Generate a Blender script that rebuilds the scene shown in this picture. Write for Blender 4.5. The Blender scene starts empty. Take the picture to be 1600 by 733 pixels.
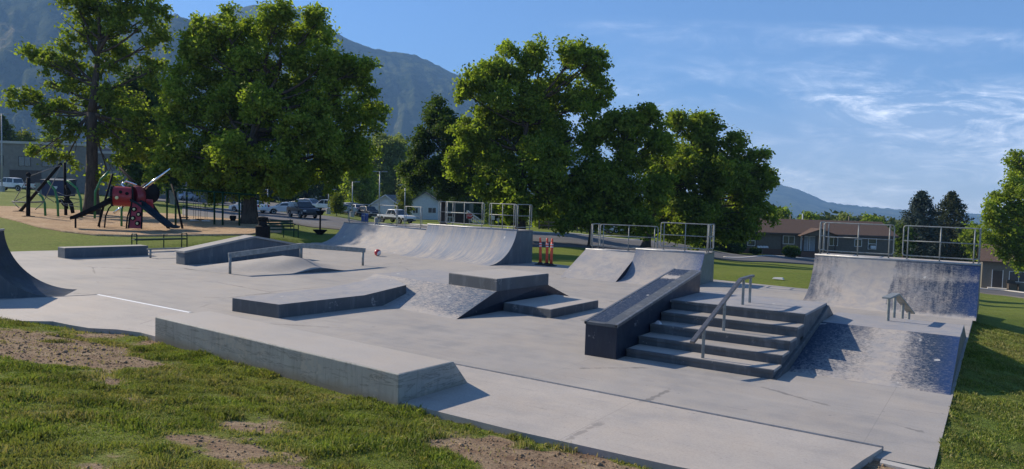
import bpy, bmesh, math, random
import numpy as np
from mathutils import Vector, Matrix
random.seed(7); RNG = np.random.default_rng(7)
SC = bpy.context.scene
COL = SC.collection
rad = math.radians

# ------------------------------------------------------------------ camera
F = 1150.0; YAW = rad(33.5); PITCH = rad(-2.85); ROLL = rad(1.7); CAMH = 2.75
_w = np.array([-math.sin(YAW)*math.cos(PITCH), math.cos(YAW)*math.cos(PITCH), math.sin(PITCH)])
_r0 = np.array([math.cos(YAW), math.sin(YAW), 0.0]); _u0 = np.cross(_r0, _w)
CR = math.cos(ROLL)*_r0 + math.sin(ROLL)*_u0
CU = -math.sin(ROLL)*_r0 + math.cos(ROLL)*_u0
CW = _w
CAM = np.array([0.0, 0.0, CAMH])
cd = bpy.data.cameras.new('camera'); cam = bpy.data.objects.new('camera', cd); COL.objects.link(cam)
cd.sensor_width = 36.0; cd.lens = F/1600*36.0; cd.clip_start = 0.1; cd.clip_end = 40000
cam.matrix_world = Matrix(((CR[0], CU[0], -CW[0], CAM[0]), (CR[1], CU[1], -CW[1], CAM[1]), (CR[2], CU[2], -CW[2], CAM[2]), (0, 0, 0, 1)))
SC.camera = cam
SC.render.resolution_x = 1024; SC.render.resolution_y = 469

# ------------------------------------------------------------------ light
SUN_EL = rad(30.0); SUN_AZ = rad(1.5)            # shadows run towards +X, turned SUN_AZ towards +Y
sd = bpy.data.lights.new('sun', 'SUN'); sun = bpy.data.objects.new('sun', sd); COL.objects.link(sun)
sd.energy = 5.0; sd.angle = rad(0.53); sd.color = (1.0, 0.875, 0.71)
sdir = Vector((math.cos(SUN_AZ)*math.cos(SUN_EL), math.sin(SUN_AZ)*math.cos(SUN_EL), -math.sin(SUN_EL)))
sun.rotation_euler = sdir.to_track_quat('-Z', 'Y').to_euler(); sun.location = (-60, -10, 60)
wd = bpy.data.worlds.new('World'); SC.world = wd; wd.use_nodes = True
SKY_STRENGTH = 0.096
SC.view_settings.view_transform = 'Standard'; SC.view_settings.look = 'None'
SC.view_settings.exposure = 0.80; SC.view_settings.gamma = 1.0; SC.view_settings.use_curve_mapping = False
SC.render.engine = 'CYCLES'
SC.cycles.use_denoising = True
SC.cycles.max_bounces = 6; SC.cycles.diffuse_bounces = 4; SC.cycles.glossy_bounces = 2
SC.cycles.transmission_bounces = 3; SC.cycles.transparent_max_bounces = 6; SC.cycles.volume_bounces = 0
SC.cycles.sample_clamp_indirect = 4.0

# ------------------------------------------------------------------ node helpers
def nd(nt, typ, ins=None, **props):
    n = nt.nodes.new(typ)
    for k, v in props.items(): setattr(n, k, v)
    for k, v in (ins or {}).items():
        s = n.inputs[k]
        if isinstance(v, bpy.types.NodeSocket): nt.links.new(v, s)
        elif isinstance(v, bpy.types.Node): nt.links.new(v.outputs[0], s)
        else:
            if s.type == 'RGBA' and len(v) == 3: v = (*v, 1)
            s.default_value = v
    return n
def math_(nt, op, a, b=0.0, c=None, clamp=False):
    ins = {0: a, 1: b}
    if c is not None: ins[2] = c
    return nd(nt, 'ShaderNodeMath', ins, operation=op, use_clamp=clamp).outputs[0]
def ramp(nt, fac, stops, interp='LINEAR'):
    n = nt.nodes.new('ShaderNodeValToRGB'); cr = n.color_ramp; cr.interpolation = interp
    while len(cr.elements) < len(stops): cr.elements.new(0.5)
    for e, (p, c) in zip(cr.elements, stops):
        e.position = p
        e.color = (c, c, c, 1) if isinstance(c, (int, float)) else (*c, 1)
    nt.links.new(fac, n.inputs[0])
    return n.outputs[0]
def mixc(nt, fac, a, b, blend='MIX'):
    n = nt.nodes.new('ShaderNodeMix'); n.data_type = 'RGBA'; n.blend_type = blend
    for i, v in ((0, fac), (6, a), (7, b)):
        s = n.inputs[i]
        if isinstance(v, bpy.types.NodeSocket): nt.links.new(v, s)
        elif isinstance(v, (tuple, list)): s.default_value = (*v, 1) if len(v) == 3 else v
        else: s.default_value = v
    return n.outputs[2]
def noise(nt, vec, scale, detail=4, rough=0.55, dist=0.0):
    return nd(nt, 'ShaderNodeTexNoise', {'Vector': vec, 'Scale': scale, 'Detail': detail, 'Roughness': rough, 'Distortion': dist}).outputs[0]
def mapping(nt, vec, scale=(1, 1, 1), loc=(0, 0, 0), rot=(0, 0, 0)):
    return nd(nt, 'ShaderNodeMapping', {'Vector': vec, 'Scale': scale, 'Location': loc, 'Rotation': rot}).outputs[0]
def newmat(name):
    m = bpy.data.materials.new(name); m.use_nodes = True; nt = m.node_tree
    for n in list(nt.nodes): nt.nodes.remove(n)
    out = nt.nodes.new('ShaderNodeOutputMaterial'); b = nt.nodes.new('ShaderNodeBsdfPrincipled')
    nt.links.new(b.outputs[0], out.inputs[0])
    return m, nt, b
def setb(nt, b, **k):
    for n, v in k.items():
        n = {'Base': 'Base Color', 'Spec': 'Specular IOR Level'}.get(n, n)
        s = b.inputs[n]
        if isinstance(v, bpy.types.NodeSocket): nt.links.new(v, s)
        else: s.default_value = (*v, 1) if isinstance(v, tuple) and len(v) == 3 else v
def bump(nt, b, h, strength=0.3, dist=0.02):
    n = nd(nt, 'ShaderNodeBump', {'Height': h, 'Strength': strength, 'Distance': dist}); nt.links.new(n.outputs[0], b.inputs['Normal'])
def opos(nt): return nt.nodes.new('ShaderNodeTexCoord').outputs['Object']
def gpos(nt): return nt.nodes.new('ShaderNodeNewGeometry').outputs['Position']
MATS = {}
def simple(name, col, rough=0.5, metal=0.0, var=0.12, scale=6.0, spec=0.5, bmp=0.0):
    if name in MATS: return MATS[name]
    m, nt, b = newmat(name); p = opos(nt)
    n = noise(nt, p, scale, 4)
    k = ramp(nt, n, [(0.25, 1-var*2), (0.75, 1+var*0.6)])
    c = mixc(nt, 1.0, col, k, 'MULTIPLY')
    r = ramp(nt, noise(nt, p, scale*2.3, 3), [(0.3, max(0.02, rough-0.08)), (0.7, min(1, rough+0.08))])
    setb(nt, b, Base=c, Roughness=r, Metallic=metal, Spec=spec)
    if bmp: bump(nt, b, noise(nt, p, scale*8, 3), bmp, 0.01)
    MATS[name] = m; return m

# ------------------------------------------------------------------ world: sky + thin cirrus
def build_world():
    nt = wd.node_tree
    for n in list(nt.nodes): nt.nodes.remove(n)
    out = nt.nodes.new('ShaderNodeOutputWorld'); bg = nt.nodes.new('ShaderNodeBackground')
    sky = nt.nodes.new('ShaderNodeTexSky'); sky.sky_type = 'NISHITA'; sky.sun_disc = False
    sky.sun_elevation = SUN_EL; sky.sun_rotation = math.atan2(-math.cos(SUN_AZ), -math.sin(SUN_AZ))
    sky.altitude = 1400; sky.air_density = 1.0; sky.dust_density = 0.1; sky.ozone_density = 7.5
    d = nt.nodes.new('ShaderNodeTexCoord').outputs['Generated']
    sx = nd(nt, 'ShaderNodeSeparateXYZ', {0: d})
    # camera-independent bearings: rt = along camera-right compass direction, fw = view compass direction
    c, s = math.cos(YAW), math.sin(YAW)
    rt = math_(nt, 'ADD', math_(nt, 'MULTIPLY', sx.outputs[0], c), math_(nt, 'MULTIPLY', sx.outputs[1], s))
    fw = math_(nt, 'ADD', math_(nt, 'MULTIPLY', sx.outputs[0], -s), math_(nt, 'MULTIPLY', sx.outputs[1], c))
    fwc = math_(nt, 'MAXIMUM', fw, 0.05)
    az = math_(nt, 'DIVIDE', rt, fwc); el = math_(nt, 'DIVIDE', sx.outputs[2], fwc)
    v = nd(nt, 'ShaderNodeCombineXYZ', {0: az, 1: el, 2: 0.0}).outputs[0]
    m1 = mapping(nt, v, (3.0, 10.0, 1), (0.35, 0.1, 0), (0, 0, rad(8)))
    n1 = noise(nt, m1, 1.0, 5, 0.55, 0.5)
    m2 = mapping(nt, v, (7.0, 26.0, 1), (0.3, 0.7, 0), (0, 0, rad(-24)))
    n2 = noise(nt, m2, 1.0, 9, 0.68, 1.3)
    m3 = mapping(nt, v, (16.0, 60.0, 1), (1.3, 0.2, 0), (0, 0, rad(28)))
    n3 = noise(nt, m3, 1.0, 6, 0.7, 0.8)
    base = ramp(nt, n1, [(0.36, 0.0), (0.54, 1.0)])
    fine = ramp(nt, math_(nt, 'ADD', math_(nt, 'MULTIPLY', n2, 0.72), math_(nt, 'MULTIPLY', n3, 0.28)), [(0.45, 0.0), (0.54, 0.35), (0.63, 1.0)])
    cl = math_(nt, 'MULTIPLY', base, math_(nt, 'ADD', math_(nt, 'MULTIPLY', fine, 0.95), 0.10), clamp=True)
    # where the photograph has them: right of the view, low in the sky
    ma = ramp(nt, math_(nt, 'ADD', math_(nt, 'MULTIPLY', az, 0.5), 0.5), [(0.51, 0.0), (0.57, 0.7), (0.64, 1.0), (1.0, 1.0)], 'EASE')
    me = ramp(nt, el, [(0.0, 0.55), (0.045, 0.75), (0.10, 1.0), (0.145, 0.9), (0.175, 0.25), (0.21, 0.08), (0.23, 0.30), (0.25, 0.0)], 'EASE')
    fac = math_(nt, 'MULTIPLY', math_(nt, 'MULTIPLY', cl, ma), math_(nt, 'MULTIPLY', me, CLOUD_AMT))
    veil = math_(nt, 'MULTIPLY', ramp(nt, el, [(0.0, 0.30), (0.06, 0.22), (0.16, 0.0)], 'EASE'), ma)
    fac = math_(nt, 'ADD', fac, veil, clamp=True)
    col = mixc(nt, fac, sky.outputs[0], CLOUD_COL)
    nt.links.new(col, bg.inputs[0]); bg.inputs[1].default_value = SKY_STRENGTH
    nt.links.new(bg.outputs[0], out.inputs[0])
CLOUD_AMT = 1.0; CLOUD_COL = (17.5, 17.5, 17.6)
build_world()

# ------------------------------------------------------------------ terrain
TPX = np.array([-400, 20, 210, 400, 500, 600, 870, 1000, 1180, 1300, 1570, 2000], float)
TD = np.array([0, 15, 22, 30, 45, 60, 75, 95, 120, 160], float)
TZ = np.array([
 [0, 0, 0, 0.1, .8, 1.2, 1.5, 1.9, 2.2, 3.0],
 [0, 0, 0, 0, .65, .9, 1.2, 1.6, 1.9, 2.5],
 [0, 0, 0, .02, .55, .62, .7, .9, 1.0, 1.2],
 [0, 0, 0, .02, .60, .48, .12, .1, 0, .3],
 [0, 0, 0, 0, .12, -.05, -.1, -.2, -.2, -.1],
 [0, 0, 0, 0, 0, -.35, -.7, -1.0, -1.15, -1.3],
 [0, 0, 0, 0, -.5, -.6, -.6, -.8, -1.0, -1.5],
 [0, 0, 0, 0, -.7, -1.25, -1.45, -1.6, -2.0, -3.0],
 [0, 0, 0, 0, -1.0, -2.0, -3.0, -3.75, -4.7, -6.0],
 [0, 0, 0, 0, -1.1, -2.3, -3.3, -4.3, -5.0, -7.0],
 [0, -.02, -.3, -1.25, -2.95, -4.45, -5.8, -7.2, -8.6, -11.],
 [0, -.05, -.5, -1.8, -4.0, -6.0, -7.5, -9.0, -11., -14.]])
def _herm(xk, yk, x):
    """smooth interpolation of rows yk[..., K] at x (per-row)"""
    i = np.clip(np.searchsorted(xk, x, side='right')-1, 0, len(xk)-2)
    return i, np.clip((x-xk[i])/(xk[i+1]-xk[i]), 0, 1)
_slope = np.zeros_like(TZ)
for j in range(len(TD)):
    if 0 < j < len(TD)-1: _slope[:, j] = (TZ[:, j+1]-TZ[:, j-1])/(TD[j+1]-TD[j-1])
    elif j: _slope[:, j] = (TZ[:, j]-TZ[:, j-1])/(TD[j]-TD[j-1])
def smooth(a, b, x):
    t = np.clip((x-a)/(b-a), 0, 1); return t*t*(3-2*t)
def terr(x, y):
    x = np.asarray(x, float); y = np.asarray(y, float)
    r = x*math.cos(YAW)+y*math.sin(YAW); d = -x*math.sin(YAW)+y*math.cos(YAW)
    dd = np.maximum(d, 0.5)
    px = np.clip(800+1150*r/dd, -400, 2000)
    D = np.clip(d, 0, 160)
    ip, tp = _herm(TPX, None, px); jd, td = _herm(TD, None, D)
    tp = tp*tp*(3-2*tp)
    h = TD[jd+1]-TD[jd]
    def row(i):
        z0, z1, s0, s1 = TZ[i, jd], TZ[i, jd+1], _slope[i, jd]*h, _slope[i, jd+1]*h
        t2, t3 = td*td, td**3
        return (2*t3-3*t2+1)*z0+(t3-2*t2+td)*s0+(-2*t3+3*t2)*z1+(t3-t2)*s1
    z = row(ip)*(1-tp)+row(ip+1)*tp
    far = smooth(150, 1600, d)
    drop = np.where(px > 700, -70.0, -70.0*smooth(-300, 700, px)+25*(1-smooth(-300, 700, px)))
    z = z + far*drop
    near = np.minimum(1.25, np.maximum(0, 7.0-y)*0.155)*smooth(-30, -17, x)*(1-smooth(30, 60, d))
    near = near*smooth(-15, -3, d+12)
    side = -0.2*np.clip(x+0.45, 0, 4)*(1-smooth(19, 28, d))*smooth(7.5, 10.5, y)
    return z+near+side
def ray(px, py): return CW+CR*(px-800)/F-CU*(py-366.5)/F
def spot(px, py, tmax=600):
    d = ray(px, py); t = np.geomspace(4, tmax, 4000)
    P = CAM[None]+d[None]*t[:, None]
    below = P[:, 2] <= terr(P[:, 0], P[:, 1])
    i = int(np.argmax(below)) if below.any() else len(t)-1
    p = P[i]; return Vector((p[0], p[1], float(terr(p[0], p[1]))))
def at_depth(px, py, D):
    p = CAM+ray(px, py)*D; return Vector(p)
def ground_at(px, D, py=350):
    p = CAM+ray(px, py)*D; return Vector((p[0], p[1], float(terr(p[0], p[1]))))

# ------------------------------------------------------------------ mesh helpers
class MB:
    def __init__(s): s.v = []; s.f = []; s.uv = {}
    def add(s, vs, fs):
        o = len(s.v); s.v += [tuple(p) for p in vs]; s.f += [tuple(i+o for i in f) for f in fs]; return o
    def box(s, x0, x1, y0, y1, z0, z1, M=None):
        vs = [Vector((x, y, z)) for z in (z0, z1) for x, y in ((x0, y0), (x1, y0), (x1, y1), (x0, y1))]
        if M is not None: vs = [M @ p for p in vs]
        s.add(vs, [(3, 2, 1, 0), (4, 5, 6, 7), (0, 1, 5, 4), (1, 2, 6, 5), (2, 3, 7, 6), (3, 0, 4, 7)]); return s
    def hexa(s, bot, top):
        n = len(bot)
        s.add(list(bot)+list(top), [tuple(range(n-1, -1, -1)), tuple(range(n, 2*n))]+[(i, (i+1) % n, n+(i+1) % n, n+i) for i in range(n)]); return s
    def prism(s, poly, axis, a, b, taper=None):
        """poly in the other two axes, extruded a..b along axis ('x','y','z')"""
        def mk(p, t):
            if axis == 'x': return (t, p[0], p[1])
            if axis == 'y': return (p[0], t, p[1])
            return (p[0], p[1], t)
        n = len(poly); k = taper or (lambda p: 1.0)
        A = [mk(p, a*k(p)) for p in poly]; B = [mk(p, b*k(p)) for p in poly]
        s.add(A+B, [tuple(range(n-1, -1, -1)), tuple(range(n, 2*n))]+[(i, (i+1) % n, n+(i+1) % n, n+i) for i in range(n)]); return s
    def tube(s, pts, r, n=8, cap=True, closed=False):
        pts = [Vector(p) for p in pts]; m = len(pts)
        rr = r if isinstance(r, (list, tuple)) else [r]*m
        rings = []; prev = None
        for i, p in enumerate(pts):
            if closed: t = (pts[(i+1) % m]-pts[i-1])
            else: t = (pts[min(i+1, m-1)]-pts[max(i-1, 0)])
            t.normalize()
            a = prev if prev is not None else (Vector((0, 0, 1)) if abs(t.z) < 0.9 else Vector((1, 0, 0)))
            u = (a-t*a.dot(t))
            if u.length < 1e-4: u = t.orthogonal()
            u.normalize(); w = t.cross(u); prev = u
            rings.append([p+(u*math.cos(2*math.pi*k/n)+w*math.sin(2*math.pi*k/n))*rr[i] for k in range(n)])
        o = len(s.v); s.v += [tuple(q) for R in rings for q in R]
        segs = m if closed else m-1
        for i in range(segs):
            j = (i+1) % m
            for k in range(n):
                s.f.append((o+i*n+k, o+i*n+(k+1) % n, o+j*n+(k+1) % n, o+j*n+k))
        if cap and not closed:
            s.f.append(tuple(o+k for k in range(n-1, -1, -1))); s.f.append(tuple(o+(m-1)*n+k for k in range(n)))
        return s
    def lathe(s, prof, n=16, c=(0, 0, 0), M=None):
        o = len(s.v); c = Vector(c)
        for r, z in prof:
            for k in range(n):
                p = Vector((r*math.cos(2*math.pi*k/n), r*math.sin(2*math.pi*k/n), z))
                if M is not None: p = M @ p
                s.v.append(tuple(p+c))
        for i in range(len(prof)-1):
            for k in range(n):
                s.f.append((o+i*n+k, o+i*n+(k+1) % n, o+(i+1)*n+(k+1) % n, o+(i+1)*n+k))
        s.f.append(tuple(o+k for k in range(n-1, -1, -1))); s.f.append(tuple(o+(len(prof)-1)*n+k for k in range(n)))
        return s
    def grid(s, fn, nu, nv):
        o = len(s.v)
        for j in range(nv+1):
            for i in range(nu+1): s.v.append(tuple(fn(i/nu, j/nv)))
        for j in range(nv):
            for i in range(nu):
                q = (o+j*(nu+1)+i, o+j*(nu+1)+i+1, o+(j+1)*(nu+1)+i+1, o+(j+1)*(nu+1)+i)
                s.uv[len(s.f)] = [(i/nu, j/nv), ((i+1)/nu, j/nv), ((i+1)/nu, (j+1)/nv), (i/nu, (j+1)/nv)]
                s.f.append(q)
        return s
    def build(s, name, mat, parent=None, smooth=False, bevel=0.0, world=False, autos=False):
        vs = s.v
        if world and parent is not None:
            l = parent.location; vs = [(x-l.x, y-l.y, z-l.z) for x, y, z in vs]
        me = bpy.data.meshes.new(name); me.from_pydata(vs, [], s.f); me.update()
        if s.uv:
            ul = me.uv_layers.new(name='uv')
            for p in me.polygons:
                if p.index in s.uv:
                    for li, c in zip(p.loop_indices, s.uv[p.index]): ul.data[li].uv = c
        bm = bmesh.new(); bm.from_mesh(me)
        if not s.uv: bmesh.ops.recalc_face_normals(bm, faces=bm.faces)
        bm.to_mesh(me); bm.free()
        if smooth or autos:
            for p in me.polygons: p.use_smooth = True
            if autos:
                try: me.set_sharp_from_angle(angle=rad(35))
                except Exception: pass
        if mat is not None: me.materials.append(mat)
        o = bpy.data.objects.new(name, me); COL.objects.link(o)
        if parent is not None: o.parent = parent
        if bevel:
            b = o.modifiers.new('bevel', 'BEVEL'); b.width = bevel; b.segments = 2; b.limit_method = 'ANGLE'; b.angle_limit = rad(30)
        return o
def tag(o, label=None, cat=None, group=None, kind=None):
    if label: o['label'] = label
    if cat: o['category'] = cat
    if group: o['group'] = group
    if kind: o['kind'] = kind
    return o
def thing(name, label, cat, loc=(0, 0, 0), rot=0.0, group=None):
    o = bpy.data.objects.new(name, None); COL.objects.link(o)
    o.location = loc; o.rotation_euler = (0, 0, rot); o.empty_display_size = 0.3
    return tag(o, label, cat, group)
def copy_tree(o, parent=None):
    c = o.copy(); COL.objects.link(c); c.parent = parent
    for ch in list(o.children): copy_tree(ch, c)
    return c
def np_mesh(name, V, faces_flat, nper, mat, parent=None, attrs=None, smooth=False):
    me = bpy.data.meshes.new(name); nv = len(V); nf = len(faces_flat)//nper
    me.vertices.add(nv); me.vertices.foreach_set('co', np.asarray(V, np.float32).ravel())
    me.loops.add(nf*nper); me.loops.foreach_set('vertex_index', np.asarray(faces_flat, np.int32))
    me.polygons.add(nf); me.polygons.foreach_set('loop_start', np.arange(0, nf*nper, nper, dtype=np.int32))
    try: me.polygons.foreach_set('loop_total', np.full(nf, nper, np.int32))
    except Exception: pass
    if smooth: me.polygons.foreach_set('use_smooth', np.ones(nf, bool))
    me.update(calc_edges=True); me.validate()
    for k, a in (attrs or {}).items():
        at = me.attributes.new(k, 'FLOAT', 'POINT'); at.data.foreach_set('value', np.asarray(a, np.float32))
    if mat: me.materials.append(mat)
    o = bpy.data.objects.new(name, me); COL.objects.link(o)
    if parent is not None: o.parent = parent
    return o
# cheap value noise (2D / 3D) for masks and gaps
_perm = RNG.random((64, 64, 64)).astype(np.float32)
def vnoise(x, y, z=0.0):
    x, y, z = np.broadcast_arrays(np.asarray(x, float), np.asarray(y, float), np.asarray(z, float))
    xi, yi, zi = np.floor(x).astype(int), np.floor(y).astype(int), np.floor(z).astype(int)
    fx, fy, fz = x-xi, y-yi, z-zi
    fx, fy, fz = fx*fx*(3-2*fx), fy*fy*(3-2*fy), fz*fz*(3-2*fz)
    out = 0
    for a in (0, 1):
        for b in (0, 1):
            for c in (0, 1):
                w = (fx if a else 1-fx)*(fy if b else 1-fy)*(fz if c else 1-fz)
                out = out+w*_perm[(xi+a) % 64, (yi+b) % 64, (zi+c) % 64]
    return out
def fbm(x, y, z=0.0, o=4):
    s = 0; a = 0.5; n = 0
    for k in range(o):
        s = s+a*vnoise(x*2**k+k*7.3, y*2**k+k*3.1, z*2**k+k*1.7); n += a; a *= 0.5
    return s/n
# ------------------------------------------------------------------ materials
def concrete(name, col=(0.40, 0.385, 0.36), stain=0.30, joints=None, rough=0.75, bmp=0.15, dark=(0.215, 0.212, 0.21), streak=None):
    m, nt, b = newmat(name); p = gpos(nt)
    big = noise(nt, p, 0.35, 5, 0.6, 0.6); mid = noise(nt, p, 2.1, 6, 0.65, 0.3); fine = noise(nt, p, 38, 3, 0.7)
    n2 = noise(nt, mapping(nt, p, (0.5, 3.0, 1), (3, 1, 0), (0, 0, rad(-8))), 1.0, 5, 0.6, 0.4)
    f = math_(nt, 'ADD', math_(nt, 'MULTIPLY', big, 0.45), math_(nt, 'ADD', math_(nt, 'MULTIPLY', mid, 0.3), math_(nt, 'MULTIPLY', n2, 0.25)))
    f = ramp(nt, f, [(0.36, 1.0), (0.5, 0.35), (0.62, 0.0)])
    c = mixc(nt, math_(nt, 'MULTIPLY', f, stain), col, dark)
    warm = ramp(nt, noise(nt, p, 0.8, 4, 0.6), [(0.45, 0.0), (0.7, 0.35)])
    c = mixc(nt, warm, c, (col[0]*1.06, col[1]*0.98, col[2]*0.88))
    c = mixc(nt, 1.0, c, ramp(nt, fine, [(0.25, 0.86), (0.75, 1.08)]), 'MULTIPLY')
    spots = ramp(nt, noise(nt, p, 9.0, 2, 0.5), [(0.70, 0.0), (0.76, 0.5)])
    c = mixc(nt, math_(nt, 'MULTIPLY', spots, stain), c, (0.12, 0.12, 0.125))
    # skate marks: long thin dark scuffs
    sc_ = ramp(nt, noise(nt, mapping(nt, p, (0.7, 14, 1), (0, 0, 0), (0, 0, rad(22))), 1.0, 3, 0.55, 0.7), [(0.66, 0.0), (0.70, 0.5), (0.74, 0.0)])
    c = mixc(nt, math_(nt, 'MULTIPLY', sc_, stain*1.1), c, (0.16, 0.16, 0.165))
    vo = nd(nt, 'ShaderNodeTexVoronoi', {'Vector': mapping(nt, p, (1, 1, 1), (3.7, 1.3, 0)), 'Scale': 0.23}, feature='DISTANCE_TO_EDGE')
    wv = math_(nt, 'ADD', vo.outputs[0], math_(nt, 'MULTIPLY', math_(nt, 'SUBTRACT', noise(nt, p, 5, 4, 0.7), 0.5), 0.05))
    ck = math_(nt, 'MULTIPLY', ramp(nt, wv, [(0.0, 1.0), (0.0035, 1.0), (0.006, 0.0)]), ramp(nt, big, [(0.5, 0.0), (0.56, 0.7)]))
    c = mixc(nt, math_(nt, 'MULTIPLY', ck, stain), c, (0.10, 0.098, 0.095))
    if joints:
        br = nd(nt, 'ShaderNodeTexBrick', {'Vector': mapping(nt, p, (1, 1, 1), joints[2]), 'Scale': 1.0, 'Mortar Size': 0.006, 'Brick Width': joints[0], 'Row Height': joints[1], 'Mortar Smooth': 0.3}, offset=0.0)
        j = math_(nt, 'MULTIPLY', br.outputs['Fac'], math_(nt, 'ADD', math_(nt, 'MULTIPLY', mid, 0.8), 0.2))
        c = mixc(nt, math_(nt, 'MULTIPLY', j, 0.5), c, (0.14, 0.135, 0.13))
    setb(nt, b, Base=c, Roughness=ramp(nt, mid, [(0.3, rough-0.12), (0.7, rough+0.1)]), Spec=0.35)
    bump(nt, b, math_(nt, 'ADD', math_(nt, 'MULTIPLY', fine, 0.6), mid), bmp, 0.01)
    return m
M_SLAB = concrete('slab concrete', (0.365, 0.338, 0.306), 0.85, joints=(4.6, 4.4, (1.2, 0.9, 0)))
M_STRIP = concrete('walk concrete', (0.42, 0.382, 0.34), 0.6, joints=(3.4, 30, (0.6, 9, 0)))
M_CONC = concrete('cast concrete', (0.33, 0.315, 0.295), 0.35)
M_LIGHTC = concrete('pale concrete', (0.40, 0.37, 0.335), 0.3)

def painted(name, paint=(0.055, 0.075, 0.105), worn=0.25, rough=0.5, conc=(0.34, 0.325, 0.31), scale=3.0, scuff=(0.2, 0.21, 0.22), drips=False):
    """painted concrete wall, chipped here and there"""
    m, nt, b = newmat(name); p = gpos(nt)
    n = noise(nt, p, scale, 6, 0.7, 0.5); n2 = noise(nt, p, scale*7, 4, 0.7)
    f = math_(nt, 'ADD', math_(nt, 'MULTIPLY', n, 0.7), math_(nt, 'MULTIPLY', n2, 0.3))
    w = ramp(nt, f, [(0.62-worn*0.4, 0.0), (0.66-worn*0.3, 1.0)])
    pc = mixc(nt, ramp(nt, noise(nt, p, 1.3, 4), [(0.3, 0.0), (0.75, 0.55)]), paint, tuple(min(1, x*1.7) for x in paint))
    v = noise(nt, mapping(nt, p, (3, 3, 0.5)), 2.0, 4, 0.6)
    pc = mixc(nt, ramp(nt, v, [(0.52, 0.0), (0.72, 0.45)]), pc, scuff)
    c = mixc(nt, math_(nt, 'MULTIPLY', w, 0.8), pc, conc)
    if drips:
        dr = noise(nt, mapping(nt, p, (9, 9, 0.9)), 1.0, 5, 0.7, 0.3)
        c = mixc(nt, ramp(nt, dr, [(0.5, 0.0), (0.68, 0.55)]), c, tuple(x*.55 for x in paint))
        hz = noise(nt, mapping(nt, p, (1.3, 1.3, 9), (0, 0, 2.3)), 1.0, 5, 0.7, 1.2)
        c = mixc(nt, ramp(nt, hz, [(0.54, 0.0), (0.57, 0.8), (0.60, 0.0)]), c, tuple(x*.45 for x in paint))
        zz = nd(nt, 'ShaderNodeSeparateXYZ', {0: p}).outputs[2]
        gm = math_(nt, 'ADD', zz, math_(nt, 'MULTIPLY', math_(nt, 'SUBTRACT', n, 0.5), 0.25))
        c = mixc(nt, ramp(nt, gm, [(0.0, 0.75), (0.13, 0.0)]), c, (0.20, 0.165, 0.115))
        c = mixc(nt, ramp(nt, noise(nt, p, 12, 3, 0.6), [(0.66, 0.0), (0.72, 0.6)]), c, (0.40, 0.38, 0.33))
    setb(nt, b, Base=c, Roughness=ramp(nt, n, [(0.3, rough-0.1), (0.7, rough+0.15)]), Spec=0.4)
    bump(nt, b, f, 0.25, 0.01)
    return m
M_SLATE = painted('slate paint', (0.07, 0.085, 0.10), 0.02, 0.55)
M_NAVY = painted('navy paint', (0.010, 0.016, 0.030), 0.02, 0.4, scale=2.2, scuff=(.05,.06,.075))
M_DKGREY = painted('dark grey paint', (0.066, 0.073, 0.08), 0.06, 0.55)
M_WALL = painted('weathered grey paint', (0.255, 0.26, 0.235), 0.24, 0.7, conc=(0.36, 0.335, 0.28), scale=1.7, scuff=(.3,.295,.26), drips=True)

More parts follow.
